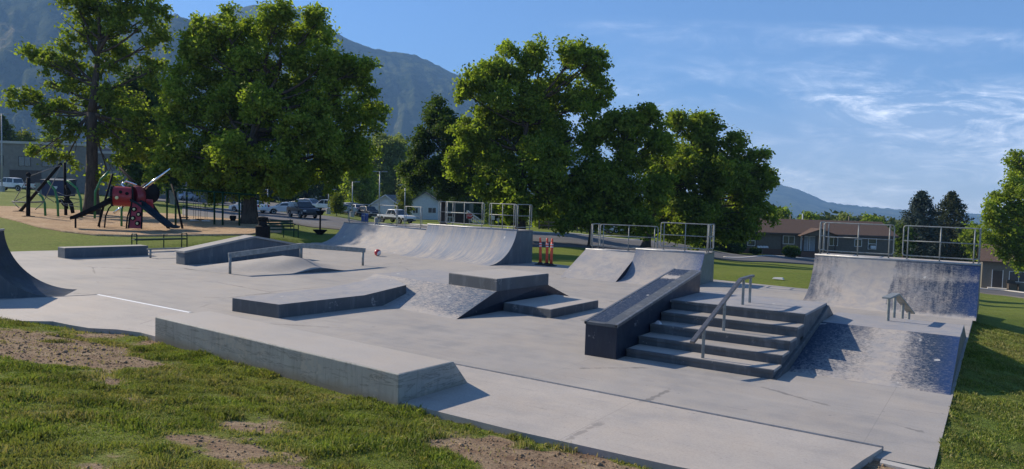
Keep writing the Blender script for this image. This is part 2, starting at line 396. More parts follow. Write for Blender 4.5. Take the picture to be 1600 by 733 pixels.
def worn_ramp(name, u_paint, v_paint, paint=(0.015, 0.034, 0.070), vivid=(0.008, 0.034, 0.115), vivid_u=(0.9, 1.0), streak=(6, 1.2), dirs=0.55, conc=(0.395, 0.365, 0.33), fine=60, contrast=0.10):
    """skate ramp: concrete showing through blue paint; u across the ramp, v up the slope"""
    m, nt, b = newmat(name)
    uv = nt.nodes.new('ShaderNodeUVMap'); uv.uv_map = 'uv'; uvo = uv.outputs[0]
    sx = nd(nt, 'ShaderNodeSeparateXYZ', {0: uvo}); p = gpos(nt)
    wob = math_(nt, 'MULTIPLY', math_(nt, 'SUBTRACT', noise(nt, p, 1.2, 4, 0.6), 0.5), 0.16)
    u = math_(nt, 'ADD', sx.outputs[0], wob, clamp=True); v = math_(nt, 'ADD', sx.outputs[1], wob, clamp=True)
    pu = ramp(nt, u, u_paint); pv = ramp(nt, v, v_paint)
    target = math_(nt, 'MULTIPLY', pu, pv)
    st = noise(nt, mapping(nt, uvo, (streak[0], streak[1], 1)), 4.0, 6, 0.68, 0.3)
    gr = noise(nt, p, fine, 3, 0.75); md = noise(nt, p, 6, 6, 0.75, 0.4)
    gs = noise(nt, mapping(nt, uvo, (30, 110, 1)), 1.0, 4, 0.75)      # fine horizontal wheel scratches
    g2 = noise(nt, p, 24, 4, 0.8)
    n = math_(nt, 'ADD', math_(nt, 'MULTIPLY', st, dirs*0.42), math_(nt, 'ADD', math_(nt, 'MULTIPLY', md, 0.16), math_(nt, 'ADD', math_(nt, 'ADD', math_(nt, 'MULTIPLY', gr, 0.20), math_(nt, 'MULTIPLY', g2, 0.30)), math_(nt, 'MULTIPLY', gs, 0.42))))
    nrm = (dirs*0.42+1.08)
    n = math_(nt, 'DIVIDE', n, nrm)
    # paint where noise < target
    d = math_(nt, 'SUBTRACT', math_(nt, 'ADD', math_(nt, 'MULTIPLY', target, 0.30), 0.345), n)
    k = ramp(nt, math_(nt, 'ADD', d, 0.5), [(0.5-contrast*0.5, 0.0), (0.5+contrast*0.5, 1.0)])
    pc = mixc(nt, ramp(nt, u, [(vivid_u[0], 0.0), (vivid_u[1], 1.0)]), paint, vivid)
    pc = mixc(nt, ramp(nt, g2, [(0.45, 0.0), (0.72, 0.6)]), pc, (0.15, 0.165, 0.20))
    cc = mixc(nt, ramp(nt, noise(nt, p, 1.6, 5, 0.6), [(0.35, 0.0), (0.7, 0.5)]), conc, (conc[0]*1.05, conc[1]*0.95, conc[2]*0.86))
    cc = mixc(nt, ramp(nt, noise(nt, p, 2.4, 6, 0.7, 0.5), [(0.36, 0.6), (0.58, 0.0)]), cc, (0.22, 0.24, 0.275))
    chips = ramp(nt, noise(nt, p, 3.3, 2, 0.45, 0.2), [(0.735, 0.0), (0.75, 1.0)])
    col = mixc(nt, k, cc, pc); col = mixc(nt, math_(nt, 'MULTIPLY', chips, 0.85), col, (0.5, 0.49, 0.46))
    setb(nt, b, Base=col, Roughness=mixc(nt, k, (0.85,)*3, (0.62,)*3), Spec=0.2)
    bump(nt, b, math_(nt, 'SUBTRACT', gr, math_(nt, 'MULTIPLY', chips, 1.5)), 0.18, 0.008)
    return m
ALLV = [(0.0, 1.0), (1.0, 1.0)]
M_QPR = worn_ramp('worn blue quarter', [(0.0, 0.62), (0.06, 0.42), (0.16, 0.28), (0.30, 0.0), (0.505, 0.0), (0.52, 0.55), (0.62, 0.5), (0.70, 0.62), (0.80, 0.66), (0.90, 0.85), (1.0, 1.1)],
                  [(0.0, 0.0), (0.10, 0.2), (0.22, 0.95), (0.75, 1.0), (0.80, 0.55), (0.85, 0.6), (0.93, 0.95), (1.0, 1.0)], vivid_u=(0.86, 0.97), streak=(9, 0.8), dirs=1.3, contrast=.2)
M_BANKR = worn_ramp('worn blue bank', [(0.0, 0.95), (0.14, 0.72), (0.3, 0.56), (0.42, 0.42), (0.5, 0.24), (0.62, 0.26), (0.69, 0.55), (0.78, 0.74), (0.9, 0.9), (1.0, 1.3)],
                    [(0.0, 0.55), (0.12, 0.8), (0.4, 0.9), (0.85, 1.0), (1.0, 1.1)], vivid_u=(0.84, 0.98), streak=(7, 4), contrast=0.13)
M_QPM = worn_ramp('worn quarter', [(0.0, 0.7), (0.12, 0.75), (0.2, 0.4), (0.34, 0.6), (0.45, 0.72), (0.55, 0.45), (0.68, 0.62), (0.8, 0.42), (0.92, 0.75), (1.0, 0.9)],
                  [(0.0, 0.4), (0.1, 0.7), (0.9, 1.0), (1.0, 0.8)], paint=(0.15, 0.19, 0.255), vivid=(0.15, 0.19, 0.255), streak=(9, 0.35), dirs=3.2, contrast=0.16)
M_BANKF = worn_ramp('pale bank', [(0.0, 0.35), (0.15, 0.1), (0.8, 0.06), (1.0, 0.3)], ALLV, paint=(0.2, 0.225, 0.27), vivid=(0.2, 0.225, 0.27), contrast=0.3)
M_QPF = worn_ramp('worn front quarter', [(0.0, 0.55), (0.1, 0.42), (0.22, 0.18), (0.6, 0.1), (0.78, 0.4), (0.9, 0.62), (1.0, 0.8)], ALLV, paint=(0.12, 0.16, 0.24), vivid=(0.06, 0.1, 0.22), contrast=0.2)
M_BANKC = worn_ramp('worn grey-blue bank', [(0.0, 0.15), (0.3, 0.42), (0.7, 0.55), (1.0, 0.72)], [(0.0, 0.4), (0.2, 0.85), (1.0, 0.95)], paint=(0.055, 0.088, 0.14), vivid=(0.055, 0.088, 0.14), streak=(5, 5), contrast=0.09)
M_TOPBLUE = worn_ramp('worn bluish deck', [(0.0, 0.4), (1.0, 0.5)], ALLV, paint=(0.2, 0.225, 0.27), vivid=(0.2, 0.225, 0.27), streak=(3, 3), contrast=0.4)
M_HUBTOP = worn_ramp('worn hubba top', [(0.0, 0.75), (0.5, .85), (1.0, 0.7)], [(0.0, 1.0), (0.78, 1.0), (.84, .2), (.9, .9), (1.0, 1.0)], paint=(0.012, 0.028, 0.062), vivid=(0.012, 0.028, 0.062), streak=(2, 5), contrast=0.08)

M_STEEL = simple('galvanised rail', (0.26, 0.28, 0.275), 0.6, 0.25, 0.2, 9)
M_STEELD = simple('weathered steel', (0.24, 0.235, 0.23), 0.48, 0.7, 0.2, 12)
M_COPING = simple('coping steel', (0.36, 0.37, 0.38), 0.5, 0.4, 0.15, 12)
M_GLINT_PAINT = simple('painted white glint on steel edge', (0.92, 0.92, 0.90), 0.35, 0.0, 0.03, 20)  # near-white non-metal colour stands in for the sun glint on the steel

# --- ground -------------------------------------------------------
def ground_mat():
    m, nt, b = newmat('lawn and bare earth'); p = gpos(nt)
    at = nt.nodes.new('ShaderNodeAttribute'); at.attribute_name = 'dirt'
    n1 = noise(nt, p, 0.22, 4, 0.6); n2 = noise(nt, p, 2.6, 6, 0.7); n3 = noise(nt, p, 26, 4, 0.75)
    g = mixc(nt, ramp(nt, n1, [(0.35, 0.0), (0.65, 1.0)]), (0.125, 0.180, 0.026), (0.175, 0.215, 0.04))
    g = mixc(nt, ramp(nt, n2, [(0.42, 0.0), (0.75, 0.55)]), g, (0.20, 0.19, 0.06))
    g = mixc(nt, 1.0, g, ramp(nt, n3, [(0.25, 0.30), (0.75, 1.55)]), 'MULTIPLY'); g = mixc(nt, 1.0, g, ramp(nt, noise(nt, p, 7, 4, 0.7), [(0.3, 0.65), (0.7, 1.2)]), 'MULTIPLY')
    d = mixc(nt, ramp(nt, n2, [(0.35, 0.0), (0.65, 1.0)]), (0.215, 0.14, 0.09), (0.38, 0.285, 0.185))
    d = mixc(nt, 1.0, d, ramp(nt, n3, [(0.25, 0.5), (0.75, 1.25)]), 'MULTIPLY')
    k = math_(nt, 'ADD', at.outputs['Fac'], math_(nt, 'MULTIPLY', math_(nt, 'SUBTRACT', n3, 0.5), 0.7))
    c = mixc(nt, ramp(nt, k, [(0.40, 0.0), (0.62, 1.0)]), g, d)
    setb(nt, b, Base=c, Roughness=0.95, Spec=0.1)
    bump(nt, b, math_(nt, 'ADD', n3, n2), 0.8, 0.05)
    return m
M_GROUND = ground_mat()
def chips_mat():
    m, nt, b = newmat('wood chips'); p = gpos(nt)
    v = nd(nt, 'ShaderNodeTexVoronoi', {'Vector': mapping(nt, p, (1, 1, 1)), 'Scale': 14.0})
    n = noise(nt, p, 0.9, 5, 0.65)
    c = mixc(nt, v.outputs['Color'], (0.34, 0.22, 0.125), (0.58, 0.43, 0.275))
    c = mixc(nt, ramp(nt, n, [(0.35, 0.5), (0.6, 0.0)]), c, (0.27, 0.155, 0.08))
    setb(nt, b, Base=c, Roughness=0.95, Spec=0.1); bump(nt, b, v.outputs['Distance'], 0.9, 0.05)
    return m
M_CHIPS = chips_mat()
def asphalt_mat(name, col):
    m, nt, b = newmat(name); p = gpos(nt)
    n = noise(nt, p, 0.3, 5, 0.6); f = noise(nt, p, 22, 3, 0.7)
    c = mixc(nt, ramp(nt, n, [(0.35, 0.0), (0.65, 1.0)]), col, tuple(x*1.35 for x in col))
    c = mixc(nt, 1.0, c, ramp(nt, f, [(0.2, 0.75), (0.8, 1.2)]), 'MULTIPLY')
    cr = ramp(nt, noise(nt, p, 0.5, 2, 0.5, 1.5), [(0.495, 0.0), (0.5, 0.5), (0.505, 0.0)])
    c = mixc(nt, cr, c, (0.03, 0.03, 0.03))
    setb(nt, b, Base=c, Roughness=0.85, Spec=0.3); return m
M_ASPHALT = asphalt_mat('asphalt', (0.085, 0.083, 0.084))
M_REDROAD = simple('red kerb paint', (0.35, 0.08, 0.06), 0.8)
M_KERB = concrete('kerb concrete', (0.45, 0.43, 0.40), 0.25)

def leaf_mat(name, a, b_, trans=0.35, rough=0.5, nscale=0.6):
    m, nt, b = newmat(name); g = nt.nodes.new('ShaderNodeNewGeometry')
    c = mixc(nt, g.outputs['Random Per Island'], a, b_)
    n = noise(nt, g.outputs['Position'], nscale, 3, 0.6)
    c = mixc(nt, 1.0, c, ramp(nt, n, [(0.3, 0.72), (0.7, 1.25)]), 'MULTIPLY')
    setb(nt, b, Base=c, Roughness=max(rough, .65), Spec=0.08)
    t = nd(nt, 'ShaderNodeBsdfTranslucent', {'Color': mixc(nt, 1.0, c, (1.25, 1.35, 0.5), 'MULTIPLY')})
    mx = nd(nt, 'ShaderNodeMixShader', {0: trans, 1: b.outputs[0], 2: t.outputs[0]})
    out = [x for x in nt.nodes if x.type == 'OUTPUT_MATERIAL'][0]; nt.links.new(mx.outputs[0], out.inputs[0])
    return m
M_LEAF_A = leaf_mat('maple leaves', (0.105, 0.158, 0.024), (0.235, 0.28, 0.05), .54)
M_LEAF_B = leaf_mat('bright leaves', (0.125, 0.19, 0.026), (0.28, 0.335, 0.06), .56)
M_LEAF_D = leaf_mat('dark leaves', (0.04, 0.075, 0.016), (0.085, 0.125, 0.024), 0.4)
M_LEAF_W = leaf_mat('willow leaves', (0.17, 0.21, 0.075), (0.27, 0.30, 0.12), 0.45)
M_LEAF_Y = leaf_mat('yellow green leaves', (0.11, 0.14, 0.02), (0.18, 0.2, 0.03), 0.4)
M_SPRUCE = leaf_mat('spruce needles', (0.035, 0.055, 0.045), (0.075, 0.10, 0.085), 0.1)
M_PINE = leaf_mat('pine needles', (0.035, 0.05, 0.022), (0.075, 0.085, 0.035), 0.1)
M_FOREST = leaf_mat('far foliage', (0.04, 0.06, 0.02), (0.08, 0.10, 0.03), 0.2, nscale=0.05)
def bark_mat(name, a, b_):
    m, nt, b = newmat(name); p = opos(nt)
    n = noise(nt, mapping(nt, p, (7, 7, 1.2)), 1.0, 6, 0.7, 0.6)
    setb(nt, b, Base=mixc(nt, ramp(nt, n, [(0.35, 0.0), (0.65, 1.0)]), a, b_), Roughness=0.9, Spec=0.2)
    bump(nt, b, n, 0.9, 0.06); return m
M_BARK = bark_mat('bark', (0.040, 0.031, 0.025), (0.10, 0.077, 0.06))
def blade_mat():
    m, nt, b = newmat('grass blades'); g = nt.nodes.new('ShaderNodeNewGeometry')
    at = nt.nodes.new('ShaderNodeAttribute'); at.attribute_name = 'dry'
    c = mixc(nt, g.outputs['Random Per Island'], (0.080, 0.13, 0.020), (0.26, 0.315, 0.062))
    n = noise(nt, g.outputs['Position'], 1.6, 5, 0.65)
    c = mixc(nt, 1.0, c, ramp(nt, n, [(0.32, 0.5), (0.62, 1.2)]), 'MULTIPLY')
    c = mixc(nt, ramp(nt, noise(nt, g.outputs['Position'], 0.5, 4, 0.6), [(0.45, 0.0), (0.7, 0.7)]), c, (0.24, 0.235, 0.075))
    c = mixc(nt, at.outputs['Fac'], c, (0.40, 0.32, 0.17))
    setb(nt, b, Base=c, Roughness=0.55, Spec=0.3)
    t = nd(nt, 'ShaderNodeBsdfTranslucent', {'Color': mixc(nt, 1.0, c, (1.2, 1.25, 0.6), 'MULTIPLY')})
    mx = nd(nt, 'ShaderNodeMixShader', {0: 0.3, 1: b.outputs[0], 2: t.outputs[0]})
    out = [x for x in nt.nodes if x.type == 'OUTPUT_MATERIAL'][0]; nt.links.new(mx.outputs[0], out.inputs[0])
    return m
M_BLADE = blade_mat()
# ------------------------------------------------------------------ ground
SLAB = [(-0.45, 8.95), (-0.45, 26.4), (-5.4, 25.95), (-8.1, 26.3), (-15.6, 26.9), (-22.5, 28.2), (-31.0, 27.6), (-31.6, 19.1), (-32.9, 14.2), (-33.5, 8.0), (-25, 4.0), (-20.0, 5.4), (-17, 8.2), (-6, 8.2), (-0.97, 8.95)]
STRIP = [(-18.57, 9.5), (-0.97, 9.24), (-1.1, 8.6), (-1.32, 7.3), (-2.7, 7.17), (-4.5, 7.1), (-6.4, 7.14), (-9.5, 7.32), (-12.5, 7.5), (-13.2, 7.54), (-13.8, 7.42), (-14.3, 7.15), (-14.9, 7.08), (-15.5, 7.05), (-16.1, 6.55), (-17.2, 5.6), (-19.2, 4.2), (-20.9, 2.6), (-21.2, 1.5)]
def inside(poly, x, y):
    x = np.asarray(x); y = np.asarray(y); r = np.zeros(x.shape, bool); n = len(poly)
    for i in range(n):
        (x0, y0), (x1, y1) = poly[i], poly[(i+1) % n]
        c = ((y0 > y) != (y1 > y)) & (x < (x1-x0)*(y-y0)/((y1-y0) or 1e-9)+x0)
        r ^= c
    return r
def seg_dist(poly, x, y):
    d = np.full(np.asarray(x).shape, 1e9); n = len(poly)
    for i in range(n):
        ax, ay = poly[i]; bx, by = poly[(i+1) % n]; vx, vy = bx-ax, by-ay
        t = np.clip(((x-ax)*vx+(y-ay)*vy)/(vx*vx+vy*vy+1e-9), 0, 1)
        d = np.minimum(d, np.hypot(x-ax-t*vx, y-ay-t*vy))
    return d
def dirt_mask(x, y):
    """bare patches in the lawn (0 grass .. 1 earth)"""
    x = np.asarray(x, float); y = np.asarray(y, float)
    m = 1.9*(fbm(x*0.7+11, y*0.7+3, 0.5, 5)-0.475)+2.1*(fbm(x*2.3+5, y*2.3+9, 3.5, 4)-0.485)
    for (cx, cy, rx, ry, a, k) in [(-12.6, 5.6, 2.6, 0.95, 0.25, 0.95), (-11.4, 5.0, 1.6, 0.6, 0.3, 0.7), (-3.5, 6.25, 1.75, 0.75, -0.1, 1.15), (-2.2, 6.4, 1.4, 0.55, 0, 1.1), (-5.0, 4.0, 1.0, 0.45, -0.2, 0.55),
                                   (-8.3, 4.7, 1.3, 0.30, -0.3, 0.35), (-6.4, 4.3, 0.9, 0.4, -.2, 0.5), (-9.6, 4.9, 0.9, 0.3, 0, 0.5), (-0.6, 8.2, 0.9, 0.75, 0, 1.3), (-7.0, 3.6, 1.2, 0.4, 0, .45)]:
        ca, sa = math.cos(a), math.sin(a)
        u = ((x-cx)*ca+(y-cy)*sa)/rx; v = (-(x-cx)*sa+(y-cy)*ca)/ry
        q = u*u+v*v+2.0*(fbm(x*1.7, y*1.7, 4.2, 4)-0.5)+1.0*(fbm(x*5.1, y*5.1, 8.2, 3)-0.5)
        m = m+k*np.clip(1.25-q, 0, 1.0)
    lawn = smooth(8.4, 10.5, y+0.0*x)*smooth(-1.2, -0.5, x)             # right-hand lawn: only thin patches
    m = m*(1-0.7*lawn)
    away = smooth(16, 30, np.hypot(x, y))
    return np.clip(m, 0, 1)*(1-away*0.9)
def ground_z(x, y):
    z = terr(x, y)
    z = z-0.035
    s = inside(SLAB, x, y) | inside(STRIP, x, y)
    dd = np.minimum(seg_dist(SLAB, x, y), seg_dist(STRIP, x, y))
    return np.where(s & (dd > 0.02), np.minimum(z, 0)-0.14*np.clip(dd/0.25, 0, 1), z)
def make_ground():
    na = 300; a0, a1 = rad(-75), rad(75)
    ang = np.linspace(a0, a1, na+1)
    rr = np.concatenate([np.linspace(0.3, 3.5, 8), np.geomspace(3.7, 20, 150), np.geomspace(20.3, 200, 150)[0:], np.geomspace(210, 9500, 46)])
    A, Rr = np.meshgrid(ang, rr)
    x = -np.sin(YAW-A)*Rr; y = np.cos(YAW-A)*Rr
    z = ground_z(x, y)
    V = np.stack([x, y, z], -1).reshape(-1, 3)
    nx = na+1; J, I = np.meshgrid(np.arange(len(rr)-1), np.arange(na), indexing='ij')
    f = np.stack([J*nx+I, J*nx+I+1, (J+1)*nx+I+1, (J+1)*nx+I], -1)[..., ::-1].reshape(-1)
    o = np_mesh('ground', V, f, 4, M_GROUND, attrs={'dirt': dirt_mask(x, y).ravel()}, smooth=True)
    tag(o, 'grassy park ground running out to the valley', None, None, 'structure')
make_ground()

def flat_poly(name, poly, z, depth, mat, label, kind='structure'):
    m = MB(); m.hexa([(x, y, z-depth) for x, y in poly], [(x, y, z) for x, y in poly])
    o = m.build(name, mat); tag(o, label, kind=kind); return o
flat_poly('skate_slab', SLAB, 0.0, 0.12, M_SLAB, 'wide pale concrete slab of the skate park')
flat_poly('walk_slab', STRIP, 0.045, 0.16, M_STRIP, 'raised pale concrete strip along the near side of the skate park')
# steel angle along the step of the strip
def edge_bar(pts, name, label, mat, w=0.055):
    o = thing(name, label, 'steel edge', (pts[0][0], pts[0][1], 0))
    m = MB()
    for a, b in zip(pts[:-1], pts[1:]):
        d = Vector((b[0]-a[0], b[1]-a[1], 0)); L = d.length; d.normalize(); n = Vector((-d.y, d.x, 0))
        q = [Vector((a[0], a[1], 0))-n*0.03, Vector((b[0], b[1], 0))-n*0.03, Vector((b[0], b[1], 0))+n*(w-0.03), Vector((a[0], a[1], 0))+n*(w-0.03)]
        m.hexa([(p.x, p.y, -0.02) for p in q], [(p.x, p.y, 0.053) for p in q])
    m.build('angle_bar', mat, o, world=True, bevel=0.008); return o
edge_bar([(-21.1, 1.8), (-18.57, 9.5)], 'step_edge', 'dark steel edge running from the left ramp towards the step corner', M_STEELD)
edge_bar([(-18.57, 9.5), (-14.6, 9.44)], 'step_edge', 'short steel step edge with its sun glint painted white left of the near ledge', M_GLINT_PAINT, 0.07)
edge_bar([(-14.6, 9.44), (-0.97, 9.24)], 'step_edge', 'long grey steel edge crossing the slab in front of the stairs', M_STEELD)
flat_poly('slab_kerb', [(-0.95, 8.93), (-0.44, 8.87), (0.9, 8.72), (0.9, 8.60), (-0.44, 8.74), (-0.95, 8.8)][::-1], 0.0, 0.14, M_KERB, 'rough narrow concrete kerb at the near corner of the slab')

def sheet(name, near, far, mat, off, label, n=60, m=10, world=False):
    """ribbon on the terrain between two rows of picture points"""
    def poly(pts):
        P = [(p if world else spot(*p)) for p in pts]; P = [Vector((p[0], p[1], 0)) for p in P]
        L = [0]
        for a, b in zip(P[:-1], P[1:]): L.append(L[-1]+(b-a).length)
        def f(t):
            s = t*L[-1]
            for i in range(len(P)-1):
                if s <= L[i+1] or i == len(P)-2:
                    return P[i].lerp(P[i+1], (s-L[i])/max(1e-6, L[i+1]-L[i]))
        return f
    a, b = poly(near), poly(far); V = []
    for j in range(m+1):
        for i in range(n+1):
            p = a(i/n).lerp(b(i/n), j/m); V.append((p.x, p.y, float(terr(p.x, p.y))+off))
    f = []
    for j in range(m):
        for i in range(n): f += [j*(n+1)+i, j*(n+1)+i+1, (j+1)*(n+1)+i+1, (j+1)*(n+1)+i]
    V2 = [(x, y, z-0.0) for x, y, z in V]
    o = np_mesh(name, V2, f, 4, mat, smooth=True)
    s = o.modifiers.new('thick', 'SOLIDIFY'); s.thickness = 0.12; s.offset = -1
    tag(o, label, kind='structure'); return o
road = sheet('road', [(285, 337), (380, 343.5), (450, 348), (540, 360), (640, 372), (740, 380), (860, 386), (1000, 393), (1100, 402), (1180, 409), (1300, 414.5), (1430, 433), (1570, 462), (1680, 478)],
      [(285, 322.5), (380, 327), (450, 333), (540, 342), (640, 351), (740, 358), (860, 366), (1000, 376), (1100, 389), (1180, 399.5), (1300, 407), (1430, 426), (1570, 455), (1680, 471)], M_ASPHALT, 0.05, 'grey asphalt street running past the park', 140, 8)
sheet('parking_lot', [(230, 314), (300, 318), (380, 322), (450, 328), (560, 335.5)], [(230, 305), (300, 309), (380, 314), (450, 319), (560, 326)], M_ASPHALT, 0.05, 'asphalt parking lot beyond the street', 60, 8)
sheet('pavement', [(1130, 403.2), (1200, 400.3), (1290, 405.6)], [(1130, 402.2), (1200, 399.2), (1290, 404.4)], M_KERB, 0.09, 'pale kerb on the far side of the street', 20, 2)
sheet('pavement', [(1500, 447), (1570, 454.6), (1680, 470.5)], [(1500, 445.8), (1570, 453.4), (1680, 469)], M_KERB, 0.10, 'pale kerb in front of the far right house', 20, 2)
sheet('pavement', [(640, 351), (740, 358), (860, 366), (1000, 376)], [(640, 350), (740, 357), (860, 365), (1000, 375)], M_KERB, 0.10, 'pale kerb on the far side of the street behind the trees', 30, 2)
def chips_bed():
    near = [(-40, 328), (0, 339), (25, 345), (60, 355), (100, 362), (150, 367.5), (200, 369), (300, 368), (390, 367), (440, 363)]
    far = [(-40, 320), (0, 322.5), (25, 323), (60, 326), (100, 328), (150, 330), (200, 331.5), (300, 336), (390, 343), (440, 347)]
    # lift follows a fine grid
    o = sheet('wood_chip_bed', near, far, M_CHIPS, 0.03, 'tan wood chip bed of the playground', 160, 40)
    return o
chips_bed()

# ------------------------------------------------------------------ mountains
def rock_mat(name, a, b_, c_, sc=0.004):
    m, nt, b = newmat(name); p = gpos(nt)
    n = noise(nt, p, sc, 8, 0.65, 0.5); n2 = noise(nt, p, sc*7, 6, 0.7)
    f = math_(nt, 'ADD', math_(nt, 'MULTIPLY', n, 0.65), math_(nt, 'MULTIPLY', n2, 0.35))
    c = mixc(nt, ramp(nt, f, [(0.42, 0.0), (0.52, 1.0)]), a, b_)
    c = mixc(nt, ramp(nt, f, [(0.56, 0.0), (0.63, 0.9)]), c, c_)
    setb(nt, b, Base=c, Roughness=1.0, Spec=0.0); bump(nt, b, n2, 1.0, 30.0); return m
M_MTN = rock_mat('mountain scrub', (0.012, 0.026, 0.012), (0.085, 0.10, 0.045), (0.26, 0.22, 0.13))
def mountain(name, label, sil, D0, D1, mat, seed, rough=1.0, na=260, nr=70, back=1.6, foot=-60):
    """ridge whose skyline follows (px, py) control points, rising from D0 to D1 and falling behind"""
    xs = np.array([p[0] for p in sil], float); ys = np.array([p[1] for p in sil], float)
    pxs = np.linspace(xs[0], xs[-1], na+1)
    sky = np.interp(pxs, xs, ys)
    tt = np.concatenate([np.linspace(0, 1, nr), np.linspace(1, back, 14)[1:]])
    V = np.zeros((len(tt), na+1, 3))
    for i, (px, py) in enumerate(zip(pxs, sky)):
        d = ray(px, py); hz = CAMH+d[2]/d.dot(CW)*D1       # height of the ridge at D1
        for j, t in enumerate(tt):
            D = D0+(D1-D0)*t
            q = ray(px, 330); q = q/q.dot(CW); P = CAM+q*D
            g = fbm(px*0.012+seed, t*2.2, seed, 5)-0.5
            wq = (fbm(px*0.010+seed*3, t*1.4+seed, 2.7, 3)-0.5)*2.2
            rib = abs(fbm(px*0.013+(t-0.5)*1.6+wq+seed*2, t*1.1+seed+wq*.5, 1.3, 6)-0.5)*2
            prof = t**1.15 if t <= 1 else 1-(t-1)*1.3
            amp = math.sin(min(1, t)*math.pi)
            h = foot+(hz-foot)*prof+(hz-foot)*rough*(0.34*g*amp+(0.12-0.38*rib)*amp**0.8)+(fbm(px*0.09+seed, t*14, seed, 4)-0.5)*0.085*(hz-foot)*amp
            if 0.93 < t < 1.0: h = min(h, foot+(hz-foot)*(0.9+0.1*(t-0.93)/0.07))
            V[j, i] = (P[0], P[1], h)
    V[nr-1, :, 2] += (fbm(pxs*0.16, seed, 0, 4)-0.5)*D1*0.0042
    nx = na+1; J, I = np.meshgrid(np.arange(len(tt)-1), np.arange(na), indexing='ij')
    f = np.stack([J*nx+I, J*nx+I+1, (J+1)*nx+I+1, (J+1)*nx+I], -1).reshape(-1)
    o = np_mesh(name, V.reshape(-1, 3), f, 4, mat, smooth=True); tag(o, label, kind='structure'); return o
mountain('mountain', 'nearer shaded mountain slope at the far left', [(-700, 120), (-500, 40), (-300, -10), (-120, -30), (40, -22), (120, -8), (190, 6), (235, 20), (275, 27), (300, 36), (345, 70), (400, 120), (470, 190), (540, 262), (600, 300)], 1300, 2300, M_MTN, 3.1, 0.5, foot=-20)
mountain('mountain', 'high hazy blue mountain ridge descending behind the trees', [(150, 60), (250, 40), (330, 27), (380, 14), (420, 9), (455, 14), (490, 34), (530, 60), (565, 75), (600, 82), (640, 87), (680, 104), (720, 125), (760, 150), (810, 180), (870, 215), (930, 248), (1000, 282), (1070, 310)], 1900, 3300, M_MTN, 8.4, 0.8)
mountain('mountain', 'distant pale blue hill on the right horizon', [(1040, 322), (1100, 310), (1150, 297), (1190, 290), (1215, 288), (1235, 292), (1262, 303), (1285, 314), (1310, 319), (1350, 323), (1400, 327), (1450, 330), (1520, 334), (1620, 336), (1760, 340)], 4200, 5500, M_MTN, 5.7, 0.35, back=1.3, foot=-80)
# ------------------------------------------------------------------ haze
HAZE_DENS = 1.75e-4
def haze():
    m = bpy.data.materials.new('haze'); m.use_nodes = True; nt = m.node_tree
    for n in list(nt.nodes): nt.nodes.remove(n)
    out = nt.nodes.new('ShaderNodeOutputMaterial')
    v = nd(nt, 'ShaderNodeVolumePrincipled', {'Color': (0.29, 0.56, 1.0), 'Density': HAZE_DENS, 'Anisotropy': 0.0})
    nt.links.new(v.outputs[0], out.inputs['Volume'])
    b = MB(); b.box(-10500, 8500, -3600, 10500, -160, 1000)
    o = b.build('haze', m); tag(o, 'thin blue haze in the valley air', kind='stuff')
haze()
# ------------------------------------------------------------------ skate park: cast pieces
def hex_part(name, mat, parent, bot, top, bevel=0.012):
    m = MB(); m.hexa(bot, top); return m.build(name, mat, parent, world=True, bevel=bevel)
def xy(p, z): return (p[0], p[1], z)

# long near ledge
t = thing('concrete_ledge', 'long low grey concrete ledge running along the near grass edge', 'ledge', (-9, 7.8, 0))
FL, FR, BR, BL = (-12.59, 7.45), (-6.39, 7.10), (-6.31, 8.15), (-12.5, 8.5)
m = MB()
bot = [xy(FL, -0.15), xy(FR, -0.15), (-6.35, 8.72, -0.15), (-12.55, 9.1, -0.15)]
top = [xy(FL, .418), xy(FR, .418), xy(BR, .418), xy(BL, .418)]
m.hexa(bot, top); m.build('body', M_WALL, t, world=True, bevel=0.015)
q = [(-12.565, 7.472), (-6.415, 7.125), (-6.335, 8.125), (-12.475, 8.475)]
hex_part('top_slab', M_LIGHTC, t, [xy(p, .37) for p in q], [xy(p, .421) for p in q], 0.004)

# rising pad
t = thing('manual_pad', 'low grey pad with flat top that kicks up towards the funbox', 'skate pad', (-13.5, 12, 0))
a0, b0, b1, a1, b2, a2 = (-14.38, 10.34), (-12.88, 10.42), (-12.65, 12.75), (-14.3, 13.05), (-12.48, 14.06), (-14.25, 15.3)
def two(b, x0, x1, mat, nm, par):
    b.build(nm, mat, par, world=True, bevel=0.010)
m = MB(); vs = [xy(p, -.03) for p in (a0, b0, b1, b2, a2, a1)]+[xy(a0, .30), xy(b0, .30), xy(b1, .305), xy(b2, .46), xy(a2, .46), xy(a1, .305)]
m.add(vs, [(0, 1, 7, 6), (1, 2, 8, 7), (2, 3, 9, 8), (3, 4, 10, 9), (4, 5, 11, 10), (5, 0, 6, 11), (5, 4, 3, 2, 1, 0)])
m.build('body', M_DKGREY, t, world=True)
m = MB()
def lerp2(p, q, s): return (p[0]+(q[0]-p[0])*s, p[1]+(q[1]-p[1])*s)
def pad_top(u, v):
    rows = [(a0, b0, .31), (a1, b1, .315), (a2, b2, .47)]
    k = 0 if v < 0.5 else 1; s = v*2-k
    pa, pb = lerp2(rows[k][0], rows[k+1][0], s), lerp2(rows[k][1], rows[k+1][1], s); z = rows[k][2]+(rows[k+1][2]-rows[k][2])*s
    p = lerp2(pa, pb, u); return (p[0], p[1], z-0.010)
m.grid(pad_top, 6, 8); m.build('top_surface', M_TOPBLUE, t, world=True)

